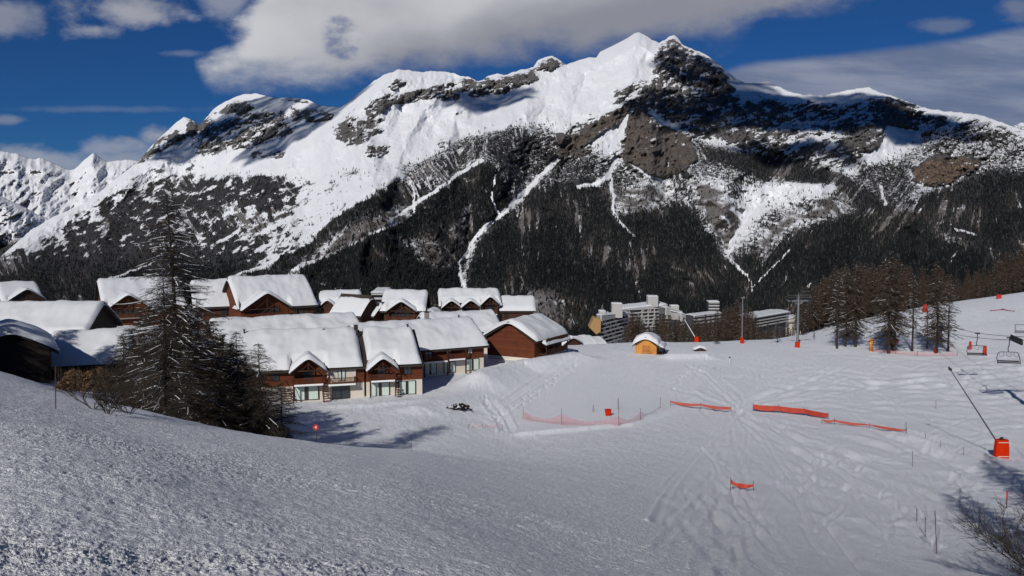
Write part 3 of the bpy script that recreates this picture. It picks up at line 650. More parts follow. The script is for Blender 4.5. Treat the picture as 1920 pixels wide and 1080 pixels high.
for i_, c_ in enumerate([(1345, 150, 310, 480), (1400, 200, 420, 420), (1520, 220, 430, 420), (1640, 215, 400, 360), (1700, 250, 300, 320), (1560, 205, 420, 300), (1400, 185, 300, 260), (1330, 230, 380, 260), (1500, 280, 260, 160), (470, 215, 620, 520), (560, 235, 520, 420), (370, 265, 420, 340), (925, 195, 240, 200)]):
    cloud(c_[0], c_[1], c_[2], c_[3], 400+i_)
# ------------------------------------------------------------------ more materials
def wood_mat(name, c0, c1, plank=0.16, vertical=False):
    m, b, p, o = new_mat(name); tcn = b.n('ShaderNodeTexCoord'); g = tcn.outputs['Object']
    sx = b.n('ShaderNodeSeparateXYZ'); b.put(sx.inputs[0], g)
    z = sx.outputs[0] if vertical else sx.outputs[2]
    q = b.m('DIVIDE', z, plank); fr = b.m('FRACT', q); fl = b.m('FLOOR', q)
    wn = b.n('ShaderNodeTexWhiteNoise', noise_dimensions='1D'); b.put(wn.inputs['W'], fl)
    mp = b.n('ShaderNodeMapping'); b.put(mp.inputs['Vector'], g); mp.inputs['Scale'].default_value = (.7, .7, 9) if not vertical else (9, 9, .7)
    nz = b.noise(mp.outputs[0], 1.6, 6, .65)
    c = b.mix(b.m('ADD', b.m('MULTIPLY', wn.outputs[0], .5), b.m('MULTIPLY', nz, .6)), c0, c1)
    gap = b.ss(b.m('ABSOLUTE', b.m('SUBTRACT', fr, .5)), .38, .5)
    c = b.mix(b.m('MULTIPLY', gap, .55), c, tuple(x*.25 for x in c0))
    c = b.mix(b.ss(b.noise(g, .5, 5, .6), .45, .75, 0, .45), c, tuple(x*.5 for x in c0))
    b.put(p.inputs['Base Color'], c); p.inputs['Roughness'].default_value = .75; p.inputs['Specular IOR Level'].default_value = .2
    return m
M['wood'] = wood_mat('red brown boards', (.050, .014, .007), (.165, .045, .017))
M['wood_dark'] = wood_mat('dark brown boards', (.030, .013, .009), (.075, .030, .018))
M['wood_black'] = wood_mat('dark and shaded boards', (.012, .009, .008), (.03, .02, .016))  # left chalets' shade put into the near-black colour; plain dark wood on door, logs
M['wood_honey'] = wood_mat('honey boards', (.42, .17, .035), (.62, .29, .075), .14, True)
M['plaster'] = simple('cream plaster', (.56, .50, .43), .9, var=.1, scale=1.5)
M['plaster_grey'] = simple('grey plaster', (.22, .20, .19), .9, var=.15)
M['roof'] = simple('roof boards', (.035, .026, .022), .8, var=.3)
M['glass'] = simple('window glass', (.02, .025, .03), .08, var=.1, spec=.8)
M['curtain'] = simple('pale curtain', (.50, .58, .52), .9, var=.12, scale=6)
M['white'] = simple('white paint', (.75, .75, .74), .6, var=.05)
M['concrete'] = simple('white concrete', (.35, .34, .33), .85, var=.12, scale=.3)
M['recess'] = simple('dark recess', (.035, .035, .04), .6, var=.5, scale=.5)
M['tan'] = simple('tan boards', (.30, .18, .075), .8, var=.15)
M['metal'] = simple('galvanised steel', (.20, .21, .22), .45, .6, var=.1)
M['metal_dark'] = simple('dark steel', (.02, .02, .022), .5, .3, var=.2)
M['orange'] = simple('orange padding', (.46, .020, .0015), .7, var=.12, scale=2, spec=.08)
M['orange_post'] = simple('orange yellow post', (.78, .25, .02), .5, var=.15)
M['red'] = simple('red vinyl', (.42, .02, .015), .5, var=.1)
M['stake'] = simple('dark stake', (.05, .025, .03), .6, var=.3)
M['bark'] = simple('larch bark', (.035, .027, .023), .95, var=.4, scale=4)
M['twig'] = simple('bare larch twigs', (.042, .034, .027), .95, var=.4, scale=.8, spec=.05)
M['twig_brown'] = simple('brown larch twigs', (.060, .046, .036), .95, var=.45, scale=.35, spec=.05)
M['twig_red'] = simple('reddish larch twigs', (.074, .048, .036), .95, var=.4, scale=.35, spec=.05)
M['hedge'] = simple('dry beech leaves', (.13, .078, .045), .9, var=.5, scale=2.5, spec=.1)
M['rope'] = simple('steel rope', (.06, .06, .065), .5, .5)

# ------------------------------------------------------------------ mesh builder
class MB:
    def __init__(s): s.v = []; s.f = []
    def box(s, c, d, rz=0.0, tilt=None):
        n = len(s.v); ca, sa = math.cos(rz), math.sin(rz)
        for dz in (-.5, .5):
            for dx, dy in ((-.5, -.5), (.5, -.5), (.5, .5), (-.5, .5)):
                x, y, z = dx*d[0], dy*d[1], dz*d[2]
                if tilt: q = tilt @ Vector((x, y, z)); x, y, z = q
                s.v.append((c[0]+x*ca-y*sa, c[1]+x*sa+y*ca, c[2]+z))
        s.f += [tuple(n+i for i in q) for q in ((3, 2, 1, 0), (4, 5, 6, 7), (0, 1, 5, 4), (1, 2, 6, 5), (2, 3, 7, 6), (3, 0, 4, 7))]
    def b2(s, x0, x1, y0, y1, z0, z1): s.box(((x0+x1)/2, (y0+y1)/2, (z0+z1)/2), (abs(x1-x0), abs(y1-y0), abs(z1-z0)))
    def tube(s, p0, p1, r0, r1=None, n=6, cap=True):
        r1 = r0 if r1 is None else r1
        p0 = Vector(p0); p1 = Vector(p1); d = (p1-p0)
        if d.length < 1e-6: return
        d.normalize(); a = d.orthogonal().normalized(); b = d.cross(a); k = len(s.v)
        for p, r in ((p0, r0), (p1, r1)):
            for i in range(n):
                t = 2*math.pi*i/n; q = p+a*math.cos(t)*r+b*math.sin(t)*r; s.v.append(tuple(q))
        for i in range(n): j = (i+1) % n; s.f.append((k+i, k+j, k+n+j, k+n+i))
        if cap: s.f.append(tuple(k+i for i in reversed(range(n)))); s.f.append(tuple(k+n+i for i in range(n)))
    def path(s, pts, r, n=6, r1=None):
        for i in range(len(pts)-1):
            a = r if r1 is None else r+(r1-r)*i/(len(pts)-1); b = r if r1 is None else r+(r1-r)*(i+1)/(len(pts)-1)
            s.tube(pts[i], pts[i+1], a, b, n)
    def quad(s, a, b, c, d): k = len(s.v); s.v += [tuple(a), tuple(b), tuple(c), tuple(d)]; s.f.append((k, k+1, k+2, k+3))
    def prism(s, poly, y0, y1):
        """x-z polygon extruded along y"""
        k = len(s.v); n = len(poly)
        for y in (y0, y1): s.v += [(x, y, z) for x, z in poly]
        s.f.append(tuple(k+i for i in range(n))); s.f.append(tuple(k+n+i for i in reversed(range(n))))
        for i in range(n): j = (i+1) % n; s.f.append((k+j, k+i, k+n+i, k+n+j))
    def grid(s, fx, nu, nv):
        k = len(s.v)
        for j in range(nv+1):
            for i in range(nu+1): s.v.append(tuple(fx(i/nu, j/nv)))
        for j in range(nv):
            for i in range(nu): a = k+j*(nu+1)+i; s.f.append((a, a+1, a+nu+2, a+nu+1))
    def xform(s, fn, k=0):
        s.v[k:] = [fn(*p) for p in s.v[k:]]
    def build(s, name, mat=None, parent=None, smooth=False, bevel=0):
        me = bpy.data.meshes.new(name); me.from_pydata(s.v, [], s.f)
        if smooth: me.polygons.foreach_set('use_smooth', [True]*len(me.polygons))
        me.update(); return link(name, me, mat, parent)

_sn = [0]
def snow_slab(mb, x0, x1, y0, y1, ztop, T, nx=40, ny=34, edge=.55, seed=None, plane=None):
    """thick snow lying on a roof: ztop(x, y) is the roof surface"""
    _sn[0] += 1; sd = _sn[0] if seed is None else seed
    def e(t, L):      # 0 at the edge, 1 inside
        dd = min(t, 1-t)*L/edge
        return min(1.0, dd)**.5 if dd < 1 else 1.0
    xs = [i/nx for i in range(nx+1)]; ys = [j/ny for j in range(ny+1)]
    def warp(t, L): # more rows near the edges
        return t
    P_ = np.array([[(x0+(x1-x0)*a, y0+(y1-y0)*b_) for a in xs] for b_ in ys])
    N1 = fbm(P_[..., 0]*.28+sd*7.7, P_[..., 1]*.28+sd, 3, 500+sd); N2 = perlin(P_[..., 0]*1.1+sd, P_[..., 1]*1.1, 600+sd)
    k = len(mb.v)
    for j in range(ny+1):
        for i in range(nx+1):
            x, y = P_[j, i]; th = T*e(xs[i], x1-x0)*e(ys[j], y1-y0)*(1+.55*N1[j, i]+.05*N2[j, i])
            mb.v.append((x, y, ztop(x, y)+th+.01))
    for j in range(ny):
        for i in range(nx): a = k+j*(nx+1)+i; mb.f.append((a, a+1, a+nx+2, a+nx+1))
def window(parent, x, y, z, w, h, rz=0, curtain=False, frame='wood_dark', side=-1):
    """window in a facade facing -y (local); x, z = middle"""
    f = MB(); t = .07; k0 = 0
    for a, b_, c, d in ((x-w/2, x+w/2, z-h/2, z-h/2+t), (x-w/2, x+w/2, z+h/2-t, z+h/2), (x-w/2, x-w/2+t, z-h/2, z+h/2), (x+w/2-t, x+w/2, z-h/2, z+h/2), (x-t/2, x+t/2, z-h/2, z+h/2)):
        f.b2(a, b_, y-.10, y+.05, c, d)
    fo_ = f.build('window', M[frame], parent)
    g = MB(); g.b2(x-w/2+t, x+w/2-t, y-.04, y-.02, z-h/2+t, z+h/2-t)
    g.build('pane', M['glass'] if not curtain else M['glass'], fo_)
    if curtain:
        c = MB()
        for s_ in (-1, 1):
            xa = x+s_*w*.27; cw_ = w*.36
            def fx(u, v_, xa=xa, cw_=cw_): return (xa-cw_/2+u*cw_, y-.055-.015*math.sin(u*26), z-h/2+t+(h-2*t)*v_)
            c.grid(fx, 16, 1)
        c.build('curtain', M['curtain'], fo_)
    return fo_
def balcony(parent, x0, x1, y, z, proj=1.3, mat='wood', slab='white', h=.95):
    s_ = MB(); s_.b2(x0, x1, y-proj, y, z-.18, z); o_ = s_.build('balcony', M['wood_dark'], parent)
    r = MB(); r.b2(x0, x1, y-proj-.04, y-proj+.03, z+h-.08, z+h); r.b2(x0, x1, y-proj-.04, y-proj+.03, z+.10, z+.17)
    n = max(3, int((x1-x0)/.17))
    for i in range(n+1):
        xx = x0+(x1-x0)*i/n; r.b2(xx-.045, xx+.045, y-proj-.03, y-proj, z+.02, z+h-.05)
    for xs_ in (x0, x1):
        r.b2(xs_-.04, xs_+.04, y-proj, y, z+h-.08, z+h)
        for i in range(1, 5): yy_ = y-proj+proj*i/5; r.b2(xs_-.02, xs_+.02, yy_-.045, yy_+.045, z+.02, z+h-.06)
    r.build('railing', M[mat], o_)
    w_ = MB(); w_.b2(x0-.03, x1+.03, y-proj-.07, y-proj-.045, z-.22, z+.05); w_.build('edge_board', M[slab], o_)
    return o_
def chalet(label, A, B, zb, depth, eave, rise, ridge='x', wall='wood', base_h=2.4, base='plaster', snow=.75, ov=.8, cat='chalet', name='chalet', gables=(), group=None, sw=0.0, chim=(), ox=None, vents=()):
    """A, B: world (x, y) of the front wall's left and right foot; front faces -y locally"""
    if ox is None: ox = ov
    A = Vector(A); B = Vector(B); L = (B-A).length; rz = math.atan2(B.y-A.y, B.x-A.x)
    root = empty(name, (A.x, A.y, zb), rz, label, cat, group)
    W_ = depth
    # local: x 0..L, y 0..W
    if base_h > 0:
        b_ = MB(); b_.b2(0.04, L-.04, .04, W_-.04, -2.5, base_h); b_.build('plaster_base', M[base], root)
    z0 = base_h if base_h > 0 else -2.5
    w_ = MB(); x0, x1, y0, y1 = (0, L, 0, W_)
    if ridge == 'x':
        w_.prism([(0, z0), (W_, z0), (W_, eave), (W_/2, eave+rise), (0, eave)], 0, L)
        w_.xform(lambda x, y, z: (y, x, z))
        def zr(x, y): return eave+.14+rise*(1-abs(y-W_/2)/(W_/2))
        def zs(x, y): return eave+.26+rise*(1-(math.sqrt((y-W_/2)**2+1.6)-.5)/(W_/2))
    else:
        w_.prism([(0, z0), (L, z0), (L, eave), (L/2, eave+rise), (0, eave)], 0, W_)
        def zr(x, y): return eave+.14+rise*(1-abs(x-L/2)/(L/2))
        def zs(x, y): return eave+.26+rise*(1-(math.sqrt((x-L/2)**2+1.6)-.5)/(L/2))
    wo = w_.build('wall', M[wall], root)
    r_ = MB(); t = .2; o1 = ov
    if ridge == 'x':
        s_ = rise/(W_/2); lo_ = eave+.0-s_*o1
        cuts = sorted((g[0]-.1, g[1]+.1) for g in gables); xa = -ox
        for ca_, cb_ in cuts+[(L+ox, None)]:
            if ca_ > xa+.02: r_.prism([(-o1, lo_), (W_/2, eave+rise), (W_+o1, lo_), (W_+o1, lo_+t), (W_/2, eave+rise+t), (-o1, lo_+t)], xa, ca_)
            if cb_ is not None: r_.prism([(.3, eave+s_*.3), (W_/2, eave+rise), (W_+o1, lo_), (W_+o1, lo_+t), (W_/2, eave+rise+t), (.3, eave+s_*.3+t)], ca_, cb_); xa = cb_
        r_.xform(lambda x, y, z: (y, x, z))
    else:
        s_ = rise/(L/2); lo_ = eave-s_*o1
        r_.prism([(-o1, lo_), (L/2, eave+rise), (L+o1, lo_), (L+o1, lo_+t), (L/2, eave+rise+t), (-o1, lo_+t)], -o1, W_+o1)
    for g in gables:      # (x0, x1, eave z, peak z, projection)
        gx0, gx1, ge, gp, pj = g; gc = (gx0+gx1)/2; hw = (gx1-gx0)/2; gs = (gp-ge)/hw
        yb = min(W_/2, max(.5, (gp-eave)/(rise/(W_/2)))) if ridge == 'x' else 1.0
        r_.prism([(gx0-.45, ge-gs*.45), (gc, gp), (gx1+.45, ge-gs*.45), (gx1+.45, ge-gs*.45+.16), (gc, gp+.16), (gx0-.45, ge-gs*.45+.16)], -pj-.5, yb)
        gw = MB(); gw.prism([(gx0, z0+.1), (gx1, z0+.1), (gx1, ge), (gc, gp-.05), (gx0, ge)], -pj if pj < .9 else -.12, .3)
        gw.build('gable_wall', M[wall], root)
        tr_ = MB()   # open truss and posts
        if pj >= .6:
            for xx in (gx0+.1, gx1-.1): tr_.b2(xx-.08, xx+.08, -pj-.02, -pj+.14, 0, ge)
        tr_.b2(gx0, gx1, -pj-.08, -pj+.06, ge-.05, ge+.12); tr_.b2(gc-.07, gc+.07, -pj-.08, -pj+.06, ge, gp-.1)
        for s__ in (-1, 1): tr_.tube((gc+s__*hw*.5, -pj, ge), (gc, -pj, ge+(gp-ge)*.55), .07, n=4)
        tr_.build('truss', M['wood_dark'], root)
    ro = r_.build('roof', M['roof'], root)
    sn = MB()
    ex_ = ox if ridge == 'x' else o1
    snow_slab(sn, -ex_-.1+sw, L+ex_+.1-sw, -o1-.12, W_+o1+.12, (lambda x, y: zs(x, y)), snow, nx=max(20, int(L*3)), ny=max(20, int(W_*2.4)))
    for i_, (vx, vy, vz) in enumerate(sn.v):
        for g in gables:
            if g[0]-.3 < vx < g[1]+.3 and vy < .6: sn.v[i_] = (vx, .6, eave+.1+s_*.6 if vz > eave+s_*.6 else vz)
    for g in gables:
        gx0, gx1, ge, gp, pj = g; gc = (gx0+gx1)/2; hw = (gx1-gx0)/2+.5; gs = (gp-ge)/(hw-.5)
        yb = min(W_/2, max(.5, (gp+.5-eave)/(rise/(W_/2)))+1.2) if ridge == 'x' else 1.0
        snow_slab(sn, gc-hw, gc+hw, -pj-.62, yb, (lambda x, y: gp+.1-gs*(math.sqrt((x-gc)**2+.25)-.25)), snow*.72, nx=22, ny=22, edge=.5)
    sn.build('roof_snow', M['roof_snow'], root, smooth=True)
    for cx_, cy_ in chim:
        c = MB(); zc = zr(cx_, cy_); c.b2(cx_-.35, cx_+.35, cy_-.35, cy_+.35, zc-.5, zc+1.7); co_ = c.build('chimney', M['plaster_grey'], ro)
        c = MB(); c.b2(cx_-.45, cx_+.45, cy_-.45, cy_+.45, zc+1.7, zc+1.85); c.build('chimney_cap', M['roof'], co_)
    for cx_, cy_, ch_ in vents:
        c = MB(); zc = zr(cx_, cy_); c.tube((cx_, cy_, zc-.2), (cx_, cy_, zc+ch_), .11, n=8); c.tube((cx_, cy_, zc+ch_), (cx_, cy_, zc+ch_+.12), .2, n=8); c.build('vent', M['metal_dark'], ro)
    return root, L
def W2(px, d): return ((px-960)/F*d, d)

# ------------------------------------------------------------------ the village
ZB = -25.0
# front terrace, left house
ang = math.radians(17)
def along(x_end, y_end, L): return (x_end-L*math.cos(ang), y_end-L*math.sin(ang))
B2 = (-13.8, 122.6); A2 = along(*B2, 8.6); B1 = along(*B2, 8.85); A1 = along(*B1, 20.4)
r, L = chalet('long snow roofed terrace house beside the bare larches, cream ground floor, one pointed gable', A1, B1, ZB, 14.4, 5.0, 4.3, 'x', snow=.95, gables=[(9.9, 14.4, 4.75, 6.65, 1.5)], sw=.5, ox=.1, vents=((3.2, 6.0, 1.5), (19.9, 5.2, 1.7), (14.9, 5.8, 1.3)))
window(r, 1.6, -.01, 3.9, 1.2, 1.3); window(r, 7.5, -.01, 3.9, 1.1, 1.2); window(r, 12.1, -.14, 3.75, 1.5, 2.0)
window(r, 11.9, -.01, 1.25, 3.6, 2.1, curtain=True, frame='wood_dark'); balcony(r, 10.0, 14.2, 0, 2.75, 1.4)
window(r, 17.0, -.30, 3.85, 1.1, 2.0, curtain=True, frame='wood_dark'); balcony(r, 15.0, 18.9, 0, 2.55, 1.4)
m_ = MB(); m_.b2(14.9, 19.1, -.28, .5, 2.42, 4.9); m_.build('plaster_panel', M['plaster'], r)
window(r, 16.9, -.01, 1.1, 2.6, 2.1, frame='wood_black')
m_ = MB(); m_.b2(5.2, 8.8, -.05, .05, .0, 2.3); m_.build('garage_door', M['plaster_grey'], r)
m_ = MB(); m_.b2(3.0, 5.0, -.06, .05, -.2, 2.2); m_.build('door', M['wood_black'], r)
for i in range(2):   # outside stairs
    m_ = MB(); x_ = 9.3+i*5.2
    for k in range(8): m_.b2(x_-.4, x_+.4, -2.4+k*.28, -2.12+k*.28, -.1+k*.3, .02+k*.3)
    m_.tube((x_-.4, -2.4, .9), (x_-.4, -.2, 3.4), .05, n=4); m_.tube((x_+.4, -2.4, .9), (x_+.4, -.2, 3.4), .05, n=4)
    m_.build('outside_stairs', M['wood'], r)
m_ = MB(); m_.b2(19.6, 20.2, 6.2, 6.8, 8.5, 10.4); m_.build('chimney', M['roof'], r)
# front terrace, right house
r, L = chalet('shorter terrace house at the right end of the front row, pointed gable over curtained windows', A2, B2, ZB, 14.0, 5.0, 4.1, 'x', snow=.95, gables=[(.35, 4.3, 4.5, 6.2, 1.5)], sw=.45, ox=.1, vents=((7.4, 6.2, 1.4),))
window(r, 2.3, -.14, 3.75, 1.3, 1.9); window(r, 2.1, -.01, 1.2, 2.9, 2.1, curtain=True); balcony(r, .4, 4.2, 0, 2.75, 1.4)
window(r, 6.3, -.01, 3.9, 1.2, 1.3); window(r, 6.2, -.01, 1.2, 2.7, 2.1, curtain=True)
m_ = MB()
for k in range(8): m_.b2(4.35, 5.0, -2.4+k*.28, -2.12+k*.28, -.1+k*.3, .02+k*.3)
m_.tube((4.35, -2.4, .9), (4.35, -.2, 3.4), .05, n=4); m_.build('outside_stairs', M['wood_dark'], r)
m_ = MB(); m_.b2(8.05, 8.45, 4.4, 5.5, -.4, .5); m_.build('bin', M['metal_dark'], r)
# middle terrace
A3 = W2(786, 138.0); B3 = W2(907, 144.0)
A3b = (A3[0]-(B3[0]-A3[0])*.8, A3[1]-(B3[1]-A3[1])*.8)
r, L = chalet('middle terrace house with two balconies and a large window under a smooth white roof', A3b, B3, ZB, 13.0, 4.7, 3.9, 'x', snow=.85, chim=[(14, 6.5)], sw=.3, vents=((20, 5.6, 1.4),))
s0 = L*.8/1.8
window(r, s0+1.6, -.01, 3.7, 1.3, 1.9); balcony(r, s0+.3, s0+4.6, 0, 2.6, 1.3); window(r, s0+5.4, -.01, 3.7, 1.2, 1.9); balcony(r, s0+5.0, s0+8.0, 0, 2.75, 1.3)
window(r, s0+1.9, -.01, 1.2, 2.4, 2.0, curtain=True); window(r, s0+5.6, -.01, 1.2, 2.2, 2.0, curtain=True); window(r, s0+9.6, -.01, 3.8, .9, 1.0, curtain=True)
window(r, s0+10.1, -.01, 1.3, 2.6, 2.1, curtain=True)
for x_ in (.3, 4.7, 8.2): 
    m_ = MB(); m_.b2(s0+x_-.1, s0+x_+.1, -1.35, -1.15, 0, 4.6); m_.build('post', M['wood_dark'], r)
# chalet with the bare boarded gable
r, L = chalet('chalet with a plain windowless boarded gable at the right end of the village', (-4.9, 158.4), (4.3, 153.2), -25.0, 12.0, 4.3, 3.2, 'y', base_h=.7, snow=.9, ov=.9, wall='wood')
for z_ in (1.2, 3.4):
    m_ = MB(); m_.b2(L, L+1.6, 2.0, 11.5, z_, z_+.16); bo = m_.build('balcony', M['wood_dark'], r)
    m_ = MB(); m_.b2(L+1.5, L+1.6, 2.0, 11.5, z_+.9, z_+1.0)
    for i in range(40): m_.b2(L+1.52, L+1.58, 2.0+i*.24, 2.12+i*.24, z_+.1, z_+.95)
    m_.build('railing', M['wood_dark'], bo)
for y_ in (2.1, 5.2, 8.3, 11.4):
    m_ = MB(); m_.b2(L+1.45, L+1.62, y_-.09, y_+.09, -.8, 4.2); m_.build('post', M['wood_dark'], r)
m_ = MB(); m_.prism([(L-.2, 3.9), (L+1.7, 3.0), (L+1.7, 3.16), (L-.2, 4.1)], 1.6, 12.6); m_.build('lean_to_roof', M['roof'], r)
m_ = MB(); snow_slab(m_, L-.2, L+1.8, 1.5, 12.8, lambda x, y: 4.15-(x-L+.2)*.47, .55, 14, 30, .4); m_.build('lean_to_snow', M['roof_snow'], r, smooth=True)
# roofs of the second row, seen between the others
chalet('long low snow covered roof behind the front terrace, only its snow showing', W2(405, 146), W2(672, 158), -24.5, 12, 4.4, 3.0, 'x', snow=.9)
chalet('white roofed house behind the middle terrace, left of the boarded gable', W2(806, 163), W2(936, 168), -25, 12, 4.3, 3.1, 'x', snow=.9, wall='wood_dark')
# back row
def glaz(r, x0, x1, z0, z1, n, y=-.13):
    for i in range(n):
        w_ = (x1-x0)/n; window(r, x0+w_*(i+.5), y, (z0+z1)/2, w_*.8, z1-z0)
r, L = chalet('red brown gabled chalet showing left of the tall larch, broad snow roof', W2(196, 183), W2(340, 192), -21.8, 17, 4.4, 6.0, 'x', base_h=0, snow=.8, gables=[(.2, 8.8, 4.2, 7.4, 1.0)])
glaz(r, 1.5, 7.5, 2.3, 3.9, 3); balcony(r, .6, 8.4, 0, 2.0, 1.0, slab='plaster_grey')
r, L = chalet('snow roofed chalet seen just right of the tall larch trunk, mostly hidden by branches', W2(366, 190), W2(443, 194), -21.8, 13, 4.2, 5.6, 'x', base_h=0, snow=.85, wall='wood_dark')
glaz(r, 5.5, 8.5, 1.6, 3.4, 2)
r, L = chalet('largest chalet of the back row, wide glazed gable under a high snow roof', W2(449, 185), W2(586, 195), -21.8, 15, 4.3, 6.4, 'x', base_h=0, snow=.95, wall='wood', gables=[(.1, 11.2, 3.9, 7.6, 1.6)], chim=[(3.6, 8.4)])
glaz(r, 2.2, 9.2, 2.4, 4.2, 5, -.14); balcony(r, .8, 10.5, 0, 1.9, 1.5, slab='plaster_grey'); glaz(r, 12.2, 16.5, 1.5, 3.6, 3, -.02); glaz(r, 3, 9, -.2, 1.5, 3, -.14); balcony(r, 12, 17, 0, .3, 1.0)
r, L = chalet('small chalet with two little pointed gables side by side', W2(600, 198), W2(668, 199), -22.3, 9, 4.2, 2.9, 'x', base_h=1.6, snow=.8, wall='wood_dark', gables=[(.2, 3.3, 4.1, 5.6, .8), (4.2, 7.4, 4.1, 5.6, .8)])
glaz(r, .8, 2.8, 2.7, 3.9, 2, -.14); glaz(r, 4.8, 6.8, 2.7, 3.9, 2, -.14); balcony(r, .2, 3.4, 0, 2.0, .8, slab='plaster_grey'); balcony(r, 4.1, 7.5, 0, 2.0, .8, slab='plaster_grey'); glaz(r, 2.5, 5, .1, 1.4, 2, -.02)
r, L = chalet('narrow chalet turned end on with a steep dark roof edge and snow strip', (-35.2, 186.0), (-31.8, 191.0), -22.4, 8.5, 3.6, 3.8, 'y', base_h=0, snow=.35, ov=.9, wall='wood_dark')
r, L = chalet('small house in a gap of the back row with a steep snow strip roof', (-32.6, 189.0), (-29.4, 193.0), -23.0, 6.5, 3.6, 2.6, 'y', base_h=0, snow=.5, ov=.8, wall='wood_dark')
r, L = chalet('chalet with a single broad gable and glazed balcony in the middle of the back row', W2(719, 190), W2(791, 190), -22.2, 11, 3.7, 4.0, 'x', base_h=0, snow=.85, wall='wood_dark', gables=[(1.1, 7.5, 3.6, 5.9, 1.3)])
glaz(r, 2.0, 6.6, 2.1, 3.5, 3, -.14); balcony(r, 1.3, 7.3, 0, 1.2, 1.2, slab='plaster_grey')
r, L = chalet('little pointed chalet half sunk behind the snow roof, smallest gable of the back row', W2(794, 180), W2(820, 180), -22.4, 9, 3.0, 1.5, 'y', base_h=0, snow=.7, ov=.5, wall='wood'); glaz(r, .9, 2.3, 1.8, 2.7, 2, -.02)
r, L = chalet('chalet with three rounded snow capped gables in a row', W2(829, 194), W2(934, 196), -22.4, 10, 4.6, 3.0, 'x', base_h=0, snow=.95, wall='wood_dark', gables=[(.1, 4.1, 4.2, 5.9, 1.0), (4.8, 8.8, 4.2, 5.9, 1.0), (9.6, 13.4, 4.9, 6.8, 1.0)])
for x_ in (.8, 5.5): glaz(r, x_, x_+2.6, 3.0, 4.3, 3, -.14); balcony(r, x_-.6, x_+3.3, 0, 2.3, .9)
glaz(r, 10.2, 12.8, 3.2, 4.8, 2, -.14); balcony(r, 9.7, 13.3, 0, 2.4, .9)
for x_ in (4.45, 9.2):
    m_ = MB(); m_.b2(x_-.25, x_+.25, -.3, .0, 0, 4.4); m_.build('plaster_pier', M['white'], r)
r, L = chalet('plain boxy chalet without a gable at the right end of the back row', W2(941, 196), W2(1000, 196), -22.4, 9, 3.1, 3.0, 'x', base_h=0, snow=.7, ov=.5, wall='wood_dark')
window(r, 1.0, -.02, 1.9, .8, 1.0)
# left group
r, L = chalet('dark chalet at the far left edge above the others, two curtained windows in its gable', W2(8, 164), W2(70, 168), -15.8, 13, 1.2, 3.8, 'x', base_h=0, snow=.5, wall='wood_black', gables=[(.6, 6.6, 1.9, 4.0, .6)])
window(r, 1.6, -.65, .8, .7, .8, curtain=True); window(r, 5.4, -.65, .9, .7, .8, curtain=True)
chalet('broad snow roofed chalet with a dark end wall, behind the black gable at the left', W2(-70, 131), W2(150, 133), -21.3, 15, 4.3, 4.4, 'x', base_h=0, snow=.8, wall='wood_black')
chalet('black gable ended chalet at the left edge, nearest to the slope and in deep shade', (-62.9, 92.3), (-55.9, 96.7), -18.4, 10, 4.1, 2.5, 'y', base_h=0, snow=.8, wall='wood_black', ov=.8)  # black boards repeat in paint the deep shade on this gable
chalet('low brown chalet with a rounded snow roof behind the dry hedge', W2(88, 106), W2(224, 109), -20.6, 11, 2.9, 3.4, 'x', base_h=0, snow=.85, wall='wood_dark')
# honey coloured hut on the flat snow
gp_ = ground_hit(1213, 664, 120, 190); d_ = gp_.y
ax, ay = W2(1193, d_+.3); bx_, by_ = W2(1233, d_-.9)
r, L = chalet('small honey coloured wooden hut alone on the flat snow, thick snow cap on its roof', (ax, ay), (bx_, by_), gp_.z-.1, 5.2, 2.0, 1.55, 'y', base_h=0, snow=1.0, ov=.55, wall='wood_honey', cat='hut', name='hut')
m_ = MB(); m_.b2(1.4, 3.0, -.06, .02, .6, 1.9); m_.build('shutter', wood_mat('shutter boards', (.30, .11, .025), (.42, .18, .05), .2), r)
m_ = MB(); m_.b2(1.2, 3.2, -.22, .02, .35, .55); m_.build('sill', M['wood_honey'], r)
m_ = MB()
for y_ in (.6, 2.6, 4.6): m_.b2(L+1.1, L+1.25, y_-.07, y_+.07, -.3, 1.5)
m_.b2(L, L+1.3, .3, 5.0, .0, .12); m_.b2(L+1.15, L+1.25, .3, 5.0, .7, .85); m_.build('porch', M['wood_dark'], r)
m_ = MB(); m_.prism([(L-.1, 2.0), (L+1.5, 1.35), (L+1.5, 1.5), (L-.1, 2.15)], -.3, 5.6); m_.build('porch_roof', M['roof'], r)
m_ = MB(); snow_slab(m_, L-.1, L+1.6, -.35, 5.7, lambda x, y: 2.2-(x-L+.1)*.42, .45, 12, 20, .4); m_.build('porch_snow', M['roof_snow'], r, smooth=True)

